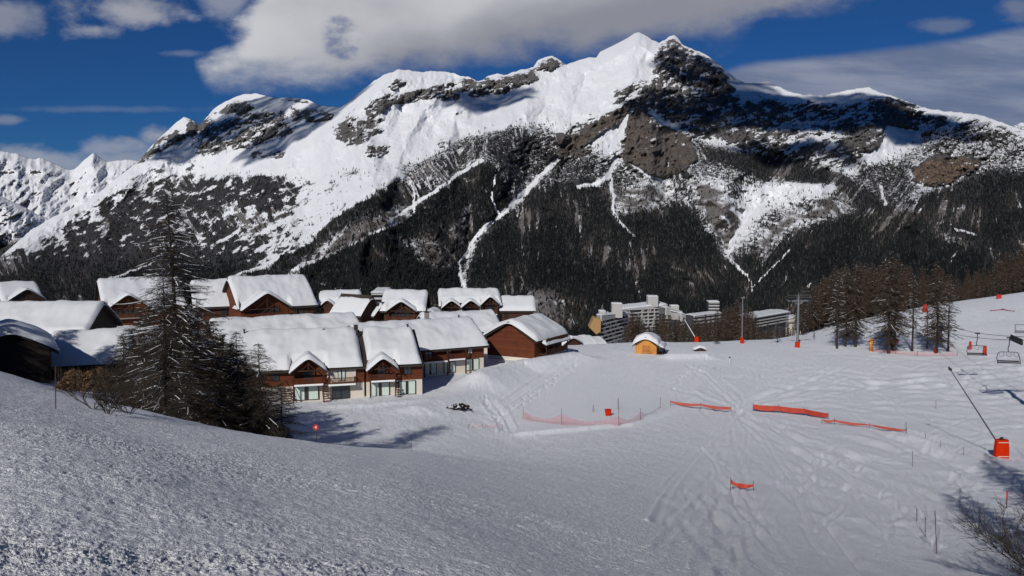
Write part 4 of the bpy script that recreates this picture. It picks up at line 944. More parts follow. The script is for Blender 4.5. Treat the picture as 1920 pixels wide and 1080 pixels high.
# ------------------------------------------------------------------ the resort beyond the edge
h0 = P(1129, 640, 545); hotel = empty('hotel', tuple(h0), 0, 'long white stepped hotel with rows of balconies beyond the edge of the piste', 'hotel')
rh_ = random.Random(40)
def wing(pa, da, ta, pb, db, tb, fins=0, deep=13, low=650):
    a = P(pa, ta, da); b_ = P(pb, tb, db); Lw = (b_.xy-a.xy).length; rz = math.atan2(b_.y-a.y, b_.x-a.x); ca, sa = math.cos(rz), math.sin(rz)
    zb_ = P(pa, low, da).z
    def T(x, y, z): return (a.x-h0.x+x*ca-y*sa, a.y-h0.y+x*sa+y*ca, z-h0.z)
    z0 = min(a.z, b_.z); top = lambda x: a.z+(b_.z-a.z)*x/Lw
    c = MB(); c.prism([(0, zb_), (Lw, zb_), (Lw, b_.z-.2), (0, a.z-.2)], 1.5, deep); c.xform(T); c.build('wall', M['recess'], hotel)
    st_ = 2.75; k = 0; z_ = z0
    while z_ > zb_:
        w_ = MB(); w_.b2(0, Lw, -.1-(k % 2)*.2, 1.49, z_-.95, z_-.1)
        for _ in range(int(Lw/5)):
            xx = rh_.uniform(.3, Lw-1.5); w_.b2(xx, xx+rh_.uniform(.3, 1.0), .3, 1.48, z_-st_+.02, z_-.96)
        w_.xform(T); w_.build('balcony', M['concrete'], hotel); z_ -= st_; k += 1
    if fins:
        w_ = MB()
        for i in range(fins+1): xx = Lw*.42+(Lw*.56)*i/fins; w_.b2(xx, xx+.35, -.35, 1.47, z0-st_*5, z0-.3)
        w_.xform(T); w_.build('divider', M['concrete'], hotel)
    w_ = MB(); w_.prism([(0, z0-.09), (Lw, z0-.09), (Lw, b_.z+.1), (0, a.z+.1)], .2, deep-.5); w_.xform(T); w_.build('parapet', M['concrete'], hotel)
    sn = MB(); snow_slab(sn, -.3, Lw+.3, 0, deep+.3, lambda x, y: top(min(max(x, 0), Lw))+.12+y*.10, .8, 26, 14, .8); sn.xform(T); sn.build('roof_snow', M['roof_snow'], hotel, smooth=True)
    for _ in range(3):
        xx = rh_.uniform(1, Lw-2); w_ = MB(); w_.b2(xx, xx+1.1, 4, 5.2, top(xx), top(xx)+1.9); w_.xform(T); w_.build('chimney', M['concrete'], hotel)
def tower(p0, p1, t0, t1, d):
    a = P(p0, t0, d); b_ = P(p1, t1, d); c = MB(); c.b2(a.x-h0.x, b_.x-h0.x, d-h0.y, d-h0.y+7, b_.z-h0.z-3, a.z-h0.z); c.build('roof_tower', M['concrete'], hotel)
    sn = MB(); snow_slab(sn, a.x-h0.x-.2, b_.x-h0.x+.2, d-h0.y-.2, d-h0.y+7.2, lambda x, y: a.z-h0.z+.02, .7, 12, 10, .6); sn.build('roof_snow', M['roof_snow'], hotel, smooth=True)
wing(1129, 545, 592, 1181, 590, 587, deep=4.5)
wing(1168, 604, 580, 1252, 622, 571, fins=4)
wing(1250, 612, 577, 1281, 624, 586)
wing(1279, 606, 588, 1304, 616, 598)
tower(1148, 1167, 570, 588, 566); tower(1124, 1136, 584, 592, 552); tower(1215, 1234, 556, 568, 616); tower(1258, 1273, 574, 586, 622)
for px_, t_, d_ in ((1216, 551, 618), (1224, 549, 618), (1231, 551, 618), (1152, 564, 570)):
    a = P(px_, t_, d_)-h0; c = MB(); c.tube((a.x, a.y, a.z-5), tuple(a), .14, n=5); c.build('antenna', M['metal'], hotel)
def HP(x, y, d=540): q = P(x, y, d)-h0; return (q.x, q.z)
c = MB(); c.prism([HP(1118, 627), HP(1126, 622), HP(1127, 599), HP(1114, 595), HP(1105, 614)], 540-h0.y, 552-h0.y); c.build('sloping_end', M['tan'], hotel)
def lowblock(label, px0, px1, py0, py1, d, nf, mat='concrete', rot=0.0, flat=True, deep=12):
    a = P(px0, py1, d); b_ = P(px1, py1, d+rot); H_ = (py1-py0)/F*d; Lr = (b_.xy-a.xy).length
    r = empty('apartment_block', (a.x, a.y, a.z), math.atan2(b_.y-a.y, b_.x-a.x), label, 'building')
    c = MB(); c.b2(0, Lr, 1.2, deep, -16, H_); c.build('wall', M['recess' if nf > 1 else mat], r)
    for k in range(nf):
        c = MB(); z_ = H_-k*H_/nf; c.b2(-.1, Lr+.1, 0, 1.19, z_-H_/nf*.45, z_-.05); c.build('balcony', M[mat], r)
    sn = MB(); snow_slab(sn, -.4, Lr+.4, -.4, deep+.4, lambda x, y: H_+.05+y*.05, .5, 24, 12, .9); sn.build('roof_snow', M['roof_snow'], r, smooth=True)
    return r
lowblock('narrow white tower block with snowy floors right of the hotel', 1329, 1348, 566, 600, 520, 6, deep=6)
lowblock('low snow roofed block between the hotel and the white tower block', 1303, 1352, 592, 612, 500, 3, rot=20, deep=7)
lowblock('long low building with dark window bands and snow roofs, behind the tall lift pylon', 1413, 1478, 596, 618, 320, 4, rot=24, deep=8)
lowblock('second strip of snow roof above the long low building', 1428, 1480, 590, 597, 365, 1, rot=14, deep=7)
lowblock('pale beige building immediately right of the tall lift pylon', 1474, 1509, 598, 612, 345, 1, mat='plaster', rot=6, deep=7)
lowblock('little white apartment house peeping over the back row of chalets', 697, 722, 549, 575, 270, 3)
for i, (x0, x1, y0, y1) in enumerate(((1056, 1090, 630, 645), (1092, 1118, 622, 645), (1070, 1106, 636, 650), (1108, 1136, 632, 646))):
    a = W2(x0, 300+i*14); b_ = W2(x1, 304+i*14); z_ = P(x0, y1+6, 300+i*14).z
    chalet(['snowed in roof at the brink left of the hotel, leftmost', 'steep snowed in roof just below the tan end of the hotel', 'low snowed in roof nearest the brink left of the hotel', 'snowed in roof at the foot of the hotel'][i], a, b_, z_-1, 9, 1.8, 2.6, 'x' if i % 2 else 'y', base_h=0, snow=.8, wall='wood_dark', cat='house', name='house', group='snowed in roofs by the hotel')
# ------------------------------------------------------------------ larches and shrubs
def segs_mesh(name, segs, mat, parent, n=3):
    S = np.array([(*a, *b, ra, rb) for a, b, ra, rb in segs], float)
    p0, p1, r0, r1 = S[:, 0:3], S[:, 3:6], S[:, 6], S[:, 7]
    d = p1-p0; d /= (np.linalg.norm(d, axis=1, keepdims=True)+1e-9)
    up = np.where(np.abs(d[:, 2:3]) > .9, np.array([[1., 0, 0]]), np.array([[0, 0, 1.]]))
    a = np.cross(d, up); a /= (np.linalg.norm(a, axis=1, keepdims=True)+1e-9); b = np.cross(d, a)
    co = np.zeros((len(S), 2*n, 3))
    for i in range(n):
        t = 2*math.pi*i/n; o = a*math.cos(t)+b*math.sin(t)
        co[:, i] = p0+o*r0[:, None]; co[:, n+i] = p1+o*r1[:, None]
    base = (np.arange(len(S))*2*n)[:, None, None]
    q = np.array([[i, (i+1) % n, n+(i+1) % n, n+i] for i in range(n)])[None]+base
    return tri_mesh(name, co.reshape(-1, 3), q.reshape(-1, 4), mat, parent, smooth=False, nv=4)
def larch(H, R, start, nb, seed, twig=.011, tl=1.0, dens=1.0, mats=('bark', 'twig'), snow=.5, name='larch_tree', sub=True, lean=.02, droop=.25, ex=.6):
    rd = random.Random(seed)
    root = empty(name, (0, 0, 0))
    tk = []; pts = []
    for i in range(13):
        t = i/12; pts.append((H*lean*math.sin(t*3+seed)*t, H*lean*math.cos(t*2.3+seed)*t, t*H))
    for i in range(12):
        r0 = H*.0125*(1-i/12)**.85+.012; r1 = H*.0125*(1-(i+1)/12)**.85+.012
        tk.append((pts[i], pts[i+1], r0*(1.35 if i == 0 else 1), r1))
    segs_mesh('trunk', tk, M[mats[0]], root, 8)
    br = []; sn = []
    def at(t):
        k = min(11, int(t*12)); f = t*12-k; return Vector(pts[k]).lerp(Vector(pts[k+1]), f)
    for i in range(nb):
        t = start+(1-start)*((i+rd.random())/nb)**.92
        t = min(t, .985); rel = (t-start)/(1-start)
        prof = (1-rel)**ex*(.6+.4*min(1, rel*5+.3))
        L = R*prof*rd.uniform(.55, 1.12)+.06
        az = i*2.39996+rd.uniform(-.9, .9); up = .42*rel-.22+rd.uniform(-.25, .25)
        p = at(t); dirv = Vector((math.cos(az), math.sin(az), up)).normalized()
        ns = max(4, int(L/.45)); r0 = .012+L*.011
        q = p.copy(); wig = rd.uniform(-.1, .1); sb = rd.random() < snow; sf0 = rd.uniform(0, .3); sf1 = rd.uniform(.55, 1)
        for s in range(ns):
            f = s/ns
            dv = dirv+Vector((-math.sin(az)*wig, math.cos(az)*wig, -droop*math.sin(f*3.0)+.28*max(0, f-.6)))
            dv = dv.normalized()*(L/ns); q2 = q+dv
            ra, rb = r0*(1-f*.85), r0*(1-(f+1/ns)*.85)
            br.append((tuple(q), tuple(q2), ra, rb))
            if sb and q2.z > .9 and abs(dv.z) < .6*dv.length and sf0 <= f <= sf1 and rd.random() < .85:
                e = Vector((0, 0, ra*1.1+.008)); sn.append((tuple(q+e), tuple(q2+e), max(ra*1.1, .022), max(rb*1.1, .018)))
            nt_ = max(1, int(round((L/ns)/.16*dens)))
            for k in range(nt_):
                for side in (-1, 1):
                    if rd.random() < .12: continue
                    o = q.lerp(q2, (k+rd.random())/nt_); ll = tl*rd.uniform(.25, .8)*(1-.45*f)*min(1, .35+L/3.5)
                    a2 = az+side*rd.uniform(.6, 1.3); v = Vector((math.cos(a2), math.sin(a2), rd.uniform(-.75, .25)))*ll
                    e = o+v; mid = o+v*.5+Vector((0, 0, rd.uniform(-.04, .06)))
                    br.append((tuple(o), tuple(mid), twig, twig*.8)); br.append((tuple(mid), tuple(e), twig*.8, twig*.4))
                    if snow and rd.random() < snow*.05: sn.append((tuple(o+Vector((0, 0, twig+.01))), tuple(mid+Vector((0, 0, twig+.01))), .014, .012))
                    if sub:
                        for _ in range(3):
                            w = o+v*rd.uniform(.25, .95); u2 = Vector((rd.uniform(-1, 1), rd.uniform(-1, 1), rd.uniform(-1, .35)))*ll*.42
                            br.append((tuple(w), tuple(w+u2), twig*.7, twig*.35))
            q = q2
    cr_ = segs_mesh('crown', br+sn, [M[mats[1]], M['roof_snow']], root, 3)
    cr_.data.polygons.foreach_set('material_index', np.concatenate([np.zeros(len(br)*3, np.int32), np.ones(len(sn)*3, np.int32)]))
    root['H'] = H
    return root
def place(src, px, base_y_or_d, d=None, top=None, label=None, cat='tree', group=None, first=False, rz=None, wid=1.0, by_d=False, zoff=0.0):
    o = src if first else copy_tree(src)
    dd = d if d else base_y_or_d
    x = (px-960)/F*dd; z = float(GZ(x, dd))+zoff
    H = o['H']; s = 1.0
    if top is not None:
        s = (float(ray(px, top)[1])*dd-z)/H
    o.location = (x, dd, z-.1); o.scale = (s*wid, s*wid, s); o.rotation_euler = (0, 0, rz if rz is not None else random.uniform(0, 6.28))
    return tag(o, label, cat, group)
GT = 'bare larches on the near slope'
t1_ = larch(19.5, 6.1, .07, 205, 1, twig=.0105, tl=1.2, dens=.85, snow=.8, ex=.47)
place(t1_, 322, 0, 58, 358, 'tallest bare larch on the near slope, pale snow lines along its drooping branches', group=GT, first=True, rz=.4)
t2_ = larch(13, 4.8, .04, 150, 2, twig=.011, tl=1.2, dens=1.0, snow=.6)
place(t2_, 301, 0, 54, 500, 'second larch whose dark trunk stands just left in front of the tallest one', group=GT, first=True)
t3_ = larch(8.5, 3.1, .02, 110, 3, twig=.011, tl=1.1, dens=1.2, snow=.2)
place(t3_, 484, 0, 58, 640, 'rightmost of the near larches, low and dense, overlapping the front terrace', group=GT, first=True, wid=1.15)
place(t3_, 437, 0, 62, 618, 'slim larch between the rightmost near larch and the dark middle clump', group=GT, wid=.9)
place(t2_, 372, 0, 68, 560, 'broad larch directly right of the tallest trunk', group=GT, wid=1.05)
place(t3_, 405, 0, 55, 690, 'short twiggy larch at the crest under the broad one', group=GT, wid=1.3)
place(t2_, 262, 0, 60, 590, 'leftmost of the near larches, behind the bare shrubs', group=GT, wid=.95)
place(t3_, 345, 0, 52, 660, 'low dense larch at the foot of the tallest one', group=GT, wid=1.3)
place(t3_, 520, 0, 60, 715, 'stunted larch at the right foot of the near clump, arching over the shaded snow', group=GT, wid=1.5)
t4_ = larch(11, 4.2, .02, 140, 4, twig=.016, tl=1.2, dens=1.3, snow=.15)
for i_, (px_, d_, top_, w_) in enumerate(((225, 78, 622, .9), (268, 74, 585, .95), (330, 80, 570, 1.0), (395, 76, 600, 1.0), (365, 70, 610, .9), (425, 72, 640, .9), (455, 66, 668, .9), (300, 88, 600, 1.0), (246, 68, 640, .9), (350, 62, 640, 1.1), (400, 60, 665, 1.1), (285, 64, 620, 1.1), (318, 74, 590, 1.1), (455, 76, 665, 1.1), (480, 71, 705, 1.2), (430, 84, 640, 1.1), (405, 88, 628, 1.1), (385, 80, 615, 1.1), (345, 86, 600, 1.1))):
    place(t4_, px_, 0, d_, top_, 'dark larch filling the back of the near clump, in front of the terrace roofs', group='larches filling the back of the near clump', wid=w_*1.1, first=(i_ == 0))
for i_, (dx_, dd_, sc_) in enumerate(((-68, 73, 1.5), (-64, 69, 1.4), (-59, 66, 1.2), (-73, 78, 1.5), (-66, 81, 1.3), (-62, 76, 1.25), (-78, 70, 1.5), (-70, 88, 1.3), (-82, 78, 1.5))):
    o_ = copy_tree(t4_); o_.location = (dx_, dd_, float(GZ(dx_, dd_))-.2); o_.scale = (sc_*.95, sc_*.95, sc_); o_.rotation_euler = (0, 0, i_*1.3)
    tag(o_, 'larch out of view to the left whose shade lies on the left chalets', 'tree', 'larches beyond the left edge')
# larches off the right side whose branches and shade reach into the picture
for i_, (src_, px_, d_, sc_, w_) in enumerate(((t2_, 2050, 34, .95, .55), (t2_, 2070, 50, 1.25, .5), (t1_, 2110, 27, .72, .5), (t2_, 2130, 42, 1.3, .6))):
    o_ = place(src_, px_, 0, d_, None, 'larch just beyond the right edge whose shade lies on the piste', group='larches at the right edge'); o_.scale = (sc_*w_, sc_*w_, sc_)
# the copse by the lift
mA = larch(17, 3.9, .13, 135, 11, twig=.032, tl=1.3, dens=.8, mats=('bark', 'twig_brown'), snow=.28, ex=.55)
mB = larch(17, 3.3, .18, 120, 12, twig=.032, tl=1.25, dens=.8, mats=('bark', 'twig_red'), snow=.10, ex=.55)
mC = larch(16, 3.3, .2, 100, 13, twig=.026, tl=1.1, dens=.5, mats=('bark', 'twig'), snow=.75)
GC = 'larches of the copse by the lift'
for i, (s_, px, d, top, w_, lab) in enumerate([
    (mC, 1574, 178, 512, 1.0, 'larch at the left end of the copse, snow on its dark low branches'),
    (mA, 1590, 181, 500, .9, 'brown larch second from the left end of the copse'),
    (mA, 1609, 180, 488, 1.0, 'larch with a clear leaning foot, third trunk from the left in the copse'),
    (mA, 1672, 170, 480, 1.15, 'broad larch behind the orange snow gun, tallest of the copse'),
    (mB, 1683, 173, 484, 1.1, 'reddish larch twin trunk beside the tallest of the copse'),
    (mC, 1716, 172, 512, 1.0, 'dark larch with a bare straight trunk in the middle of the copse'),
    (mC, 1744, 174, 545, .7, 'thin sparse larch in the gap of the copse'),
    (mA, 1762, 168, 488, 1.0, 'larch with long horizontal snowy boughs right of the copse gap'),
    (mC, 1784, 169, 520, 1.05, 'rightmost larch of the copse, boughs sweeping down to the right')]):
    f = (s_ is mC and i == 0) or (s_ is mA and i == 1) or (s_ is mB and i == 4)
    place(s_, px, 0, d, top, lab, group=GC, first=f, wid=w_)
# larch wood on the rise behind
rw = random.Random(8)
for i in range(150):
    px = 1498+(1985-1498)*((i+rw.random())/150); row = i % 3
    edge = float(np.interp(px, [1490, 1560, 1640, 1760, 1920, 1990], [212, 232, 245, 256, 268, 272]))
    d = edge+[3, 18, 40][row]+rw.uniform(-3, 6)
    topy = float(np.interp(px, [1490, 1530, 1560, 1600, 1700, 1760, 1820, 1860, 1920, 1990], [556, 530, 512, 500, 505, 515, 512, 492, 472, 462]))+rw.uniform(-6, 26)-[-6, 3, 8][row]
    place(rw.choice((mA, mB, mB, mA)), px, 0, d, topy, 'reddish brown larch in the wood along the top of the rise', group='larch wood behind the rise', wid=rw.uniform(.8, 1.15))
for i in range(84):
    px = 1172+(1500-1172)*((i+rw.random())/84)
    topy = float(np.interp(px, [1170, 1190, 1215, 1245, 1290, 1340, 1385, 1410, 1430, 1500], [622, 574, 606, 582, 600, 588, 562, 578, 606, 608]))+rw.uniform(-4, 16)
    place(rw.choice((mA, mB, mA)), px, 0, rw.uniform(215, 290), topy, 'small brown larch standing below the brink in front of the hotel', group='larches in front of the hotel', wid=rw.uniform(.8, 1.2))
place(mA, 1346, 0, 186, 618, 'small fir like larch at the brink right of the orange snow lance', wid=1.3)
place(mC, 1461, 0, 190, 602, 'young snow laden larch standing alone left of the tall pylon', wid=1.6)
place(mC, 1530, 0, 196, 615, 'tiny sapling on the bright rise right of the tall pylon', wid=1.0)
# leafless bush at the right edge, bare shrubs on the left
def bush(H, R, n, seed, twig=.01, name='bare_shrub', mat='twig'):
    rd = random.Random(seed); root = empty(name, (0, 0, 0)); sg = []
    def grow(p, d, L, r, lev):
        q = p; ns = 4
        for s in range(ns):
            d = (d+Vector((rd.uniform(-.25, .25), rd.uniform(-.25, .25), rd.uniform(-.12, .16)))).normalized(); q2 = q+d*(L/ns)
            sg.append((tuple(q), tuple(q2), r*(1-s*.15), r*(1-(s+1)*.15)))
            if lev > 0:
                for _ in range(2):
                    grow(q2, (d+Vector((rd.uniform(-.9, .9), rd.uniform(-.9, .9), rd.uniform(-.3, .7)))).normalized(), L*rd.uniform(.35, .6), max(r*.5, twig), lev-1)
            q = q2
    for i in range(n):
        a = 6.283*i/n+rd.uniform(-.3, .3); grow(Vector((0, 0, 0)), Vector((math.cos(a)*R, math.sin(a)*R, H*rd.uniform(.35, 1))).normalized(), H*rd.uniform(.6, .95), .02, 2)
    segs_mesh('branches', sg, M[mat], root, 3); root['H'] = H
    return root
b1 = bush(1.9, 1.4, 6, 21)
place(b1, 192, 0, 33, None, 'bare many stemmed shrub on the crest, widest of the left hand ones', cat='shrub', group='bare shrubs on the left', first=True)
place(b1, 165, 0, 36, None, 'small bare shrub left of the widest one, below the dry hedge', cat='shrub', group='bare shrubs on the left', rz=2.0, wid=.8)
place(b1, 232, 0, 37, None, 'bare shrub touching the larch branches', cat='shrub', group='bare shrubs on the left', rz=4.0)
b2 = bush(3.0, 2.2, 24, 22, twig=.010, name='bare_bush')
place(b2, 1990, 0, 28.5, None, 'dark leafless bush leaning in at the lower right edge of the piste', cat='bush', first=True)
# dry hedge
def hedge(label, px0, px1, d, topy, seed, n=9000):
    rd = np.random.default_rng(seed); a = Vector((*W2(px0, d), 0)); b_ = Vector((*W2(px1, d+1), 0)); Lh = (b_-a).length
    za = float(GZ(a.x, a.y)); H_ = float(ray((px0+px1)/2, topy)[1])*d-za+.3
    root = empty('hedge', (a.x, a.y, za-.2), math.atan2(b_.y-a.y, b_.x-a.x), label, 'hedge')
    x = rd.uniform(0, Lh, n); y = rd.normal(0, .7, n); top = H_*(.8+.2*np.sin(x*1.3+1)*np.cos(x*.5))*np.clip(np.minimum(x, Lh-x)/1.2, .35, 1)
    z = top*rd.uniform(0, 1, n)**.8; s = rd.uniform(.05, .12, n)
    u = rd.normal(0, 1, (n, 3)); v = rd.normal(0, 1, (n, 3)); c = np.stack([x, y, z], -1)
    co = np.stack([c+u*s[:, None], c+v*s[:, None], c-(u+v)*.5*s[:, None]], 1).reshape(-1, 3)
    tri_mesh('leaves', co, np.arange(3*n).reshape(-1, 3), M['hedge'], root)
    rr_ = random.Random(seed); sg = []
    for i in range(90):
        x_ = rr_.uniform(0, Lh); sg.append(((x_, rr_.uniform(-.5, .5), 0), (x_+rr_.uniform(-.5, .5), rr_.uniform(-.8, .8), H_*rr_.uniform(.7, 1.1)), .02, .008))
    segs_mesh('stems', sg, M['twig'], root, 3)
hedge('dry copper leaved hedge in front of the low brown chalet', 100, 216, 84, 690, 31)

# ------------------------------------------------------------------ piste furniture
def pole_line(name, pts, r, mat, label, cat, group=None, n=5):
    m_ = MB(); m_.path(pts, r, n); return tag(m_.build(name, M[mat]), label, cat, group)
STK = [(1755, 750, 767, 'thin stake above the right end of the orange nets'), (1699, 792, 808, 'thin stake at the right tip of the longest net'), (1735, 812, 829, 'thin stake just below the groomer ridge, left of two others'), (1764, 824, 843, 'thin stake midway between two others left of the snow lance'), (1807, 838, 857, 'thin stake nearest the orange lance base'),
       (1711, 845, 876, 'thin stake standing in the smooth hollow left of the groomer tracks'), (1800, 915, 952, 'stake standing in the tree shade on the piste'), (1757, 957, 1034, 'tallest dark stake at the lower right of the slope'), (1735, 970, 1007, 'short stake beside the tallest one'), (1719, 955, 975, 'faint thin stake left of the tallest one'),
       (104, 686, 766, 'slim dark marker stake at the left before the dry hedge'), (771, 822, 846, 'faint stake at the edge of the shaded hollow')]
for px, ty_, by_, lab in STK:
    g_ = ground_hit(px, by_, 12, 150); d = g_.y; top = P(px-(4 if px == 1757 else 0), ty_, d)
    m_ = MB(); m_.tube((0, 0, -.3), tuple(top-g_), .016*d/55 if d > 55 else .02, n=6)
    o_ = m_.build('stake', M['stake']); o_.location = g_; tag(o_, lab, 'stake', 'marker stakes on the piste')
g_ = ground_hit(1887, 955, 30, 80); rt_ = empty('marker_post', g_, 0, 'red topped marker post half hidden by the leafless bush', 'marker post')
hh = float(ray(1887, 920)[1])*g_.y-g_.z
m_ = MB(); m_.tube((0, 0, -.3), (0, 0, hh*.55), .035); m_.build('post', M['stake'], rt_); m_ = MB(); m_.tube((0, 0, hh*.55), (0, 0, hh), .05); m_.build('red_tip', M['red'], rt_)
def sag_net(name, label, pts, hpx, mat, posts=True, bottom_gap=.25, sag=0.25, stakes=None, group=None, cat='safety net'):
    """pts: photograph points of the net's foot on the snow"""
    G_ = [ground_hit(a, b_, 40, 300) for a, b_ in pts]
    rt_ = empty(name, G_[0], 0, label, cat, group); o0 = G_[0]
    hm = [h/F*g_.y for h, g_ in zip(hpx, G_)]
    m_ = MB(); N_ = 14; rd = random.Random(len(pts)*7+int(pts[0][0]))
    for i in range(len(G_)-1):
        for j in range(N_):
            t0, t1 = j/N_, (j+1)/N_
            q = []
            for t in (t0, t1):
                b0 = G_[i].lerp(G_[i+1], t)-o0; hh_ = hm[i]+(hm[i+1]-hm[i])*t
                s_ = sag*math.sin(math.pi*t)*hh_; wv = .06*math.sin((i*N_+j+(t > t0))*1.1)
                q.append((b0+Vector((0, wv, bottom_gap*(1-.5*math.sin(math.pi*t)))), b0+Vector((0, wv*.4+.02, max(bottom_gap+.12, hh_-s_)))))
            for z_ in range(3):
                f0, f1 = z_/3, (z_+1)/3
                bl = .05*math.sin(f0*3.14); 
                m_.quad(q[0][0].lerp(q[0][1], f0), q[1][0].lerp(q[1][1], f0), q[1][0].lerp(q[1][1], f1), q[0][0].lerp(q[0][1], f1))
    m_.build('net_mesh', mat, rt_)
    for i, g_ in enumerate(G_):
        m_ = MB(); ph = hm[i]*1.15+.1 if not stakes else stakes[i]/F*g_.y
        b0 = g_-o0; m_.tube(tuple(b0+Vector((0, .05, -.4))), tuple(b0+Vector((0, .05, ph))), (.018*max(1, g_.y/70))); m_.build('post', M['stake'], rt_)
    return rt_
def net_mat(name, col, dens, scale=9.0):
    m, b, p, o = new_mat(name); g = b.n('ShaderNodeTexCoord').outputs['Object']
    nz = b.noise(g, 1.6, 5, .7); b.put(p.inputs['Base Color'], b.mix(nz, tuple(c*.6 for c in col), col)); p.inputs['Roughness'].default_value = .7
    sx = b.n('ShaderNodeSeparateXYZ'); b.put(sx.inputs[0], g)
    wv = b.m('MAXIMUM', b.m('ABSOLUTE', b.m('SUBTRACT', b.m('FRACT', b.m('MULTIPLY', sx.outputs[0], scale)), .5)), b.m('ABSOLUTE', b.m('SUBTRACT', b.m('FRACT', b.m('MULTIPLY', sx.outputs[2], scale)), .5)))
    b.put(p.inputs['Alpha'], b.ss(wv, .5-dens*.5, .5-dens*.5+.03)); return m
NET = net_mat('orange net', (.46, .055, .025), .75); NETR = net_mat('red banner net', (.46, .045, .02), 1.0); NETP = net_mat('pink mesh net', (.62, .12, .14), .17, 7.0)
GN = 'orange safety nets across the piste'
sag_net('safety_net', 'orange safety net left of the gap in the piste', [(1257, 762), (1314, 768), (1371, 775)], [10, 11, 12], NET, group=GN, sag=.12, bottom_gap=.55)
sag_net('safety_net', 'solid orange red safety banner immediately right of the gap', [(1412, 771), (1460, 774), (1507, 779), (1553, 787)], [13, 13, 13, 12], NETR, group=GN, sag=.06, bottom_gap=.3)
sag_net('safety_net', 'long low slumped safety net running off to the right', [(1541, 795), (1565, 797), (1630, 804), (1700, 815)], [8, 10, 8, 9], NET, group=GN, sag=.1, bottom_gap=.42)
sag_net('safety_net', 'short sagging orange net between two poles, alone in the lower piste', [(1370, 918), (1413, 923)], [20, 16], NETR, group=GN, sag=.55, bottom_gap=.4, stakes=[24, 22])
sag_net('mesh_fence', 'pink transparent mesh fence sagging between thin posts round the flat field', [(981, 787), (1053, 797), (1160, 799), (1201, 788), (1238, 766)], [17, 20, 18, 16, 4], NETP, sag=.6, bottom_gap=.02, stakes=[24, 33, 30, 23, 22], cat='mesh fence')
sag_net('mesh_fence', 'low pale pink net at the foot of the copse by the lift', [(1636, 660), (1680, 664), (1720, 667), (1795, 667)], [7, 7, 7, 6], NETP, sag=.25, bottom_gap=.02, cat='mesh fence')
sag_net('safety_net', 'dark red net strip high on the rise at the right edge', [(1857, 584), (1880, 582), (1902, 585)], [2.5, 3, 2], net_mat('dull red net', (.22, .03, .025), .8), group=None, sag=.2, bottom_gap=.1)
sag_net('snow_fence', 'little dark fence left lying beside the boot tracks', [(878, 803), (905, 802), (942, 803)], [5, 6, 5], NETP, sag=.2, cat='fence')
for px, ty_, by_, lab in ((1159, 746, 768, 'lone thin post behind the orange padded bucket'), (1112, 759, 772, 'short pale post left of the orange padded bucket')):
    g_ = ground_hit(px, by_, 60, 150); m_ = MB(); m_.tube((0, 0, -.3), (0, 0, (by_-ty_)/F*g_.y), .05); o_ = m_.build('post', M['stake']); o_.location = g_; tag(o_, lab, 'post')
def pad(name, label, px, ty_, by_, wpx, mat='orange', taper=.85, depth=.6, cat='safety pad', near=60, group=None):
    g_ = ground_hit(px, by_, near, 270); H_ = (by_-ty_)/F*g_.y; w_ = wpx/F*g_.y; wt = w_*taper
    rt_ = empty(name, g_, 0.0, label, cat, group)
    m_ = MB()
    k = 10
    def ring(z, s_, dd):
        return [(math.copysign(abs(math.cos(2*math.pi*i/k+.31))**.55, math.cos(2*math.pi*i/k+.31))*s_/2, math.copysign(abs(math.sin(2*math.pi*i/k+.31))**.55, math.sin(2*math.pi*i/k+.31))*dd/2, z) for i in range(k)]
    rs = [ring(-.3, w_, depth*w_), ring(0, w_, depth*w_), ring(H_*.5, (w_+wt)/2*1.03, depth*w_), ring(H_, wt, depth*wt)]
    for r_ in rs: m_.v += r_
    for j in range(3):
        for i in range(k): m_.f.append((j*k+i, j*k+(i+1) % k, (j+1)*k+(i+1) % k, (j+1)*k+i))
    m_.f.append(tuple(3*k+i for i in range(k)))
    m_.build('padding', M[mat], rt_)
    for f_ in (.12, .88):
        m_ = MB(); ww = w_+(wt-w_)*f_; m_.box((0, -depth*ww/2-.02, H_*f_), (ww*.86, .05, .05*H_/1.5)); m_.build('strap', M['plaster'] if wpx > 20 else M['red'], rt_)
    return rt_, g_, H_, w_
pad('padded_bucket', 'orange tapered pad wider at the top, standing on the flat field inside the mesh fence', 1140, 767, 780, 9, taper=1.45, cat='safety pad')
pad('safety_pad', 'small orange pad at the foot of the copse', 1755, 651, 662, 7, near=120, group='orange pads by the copse')
pad('safety_pad', 'orange pad standing right beside the left chair of the lift', 1846, 648, 666, 7, near=120, group='orange pads by the copse')
pad('safety_pad', 'pinkish pad seen through the left chair of the lift', 1819, 640, 655, 5, mat='red', near=120, group='orange pads by the copse')
pad('safety_pad', 'orange red pad on the rise seen through the gap in the copse', 1734, 571, 585, 9, near=150, taper=.6, group='orange pads by the copse')
pad('safety_pad', 'red pad at the very top of the rise against the wood', 1873, 552, 560, 9, near=200, mat='red', group='orange pads by the copse')
rt_, g_, H_, w_ = pad('orange_post', 'orange and yellow post left of the snow gun', 1633, 634, 659, 5, mat='orange_post', near=120, cat='post')
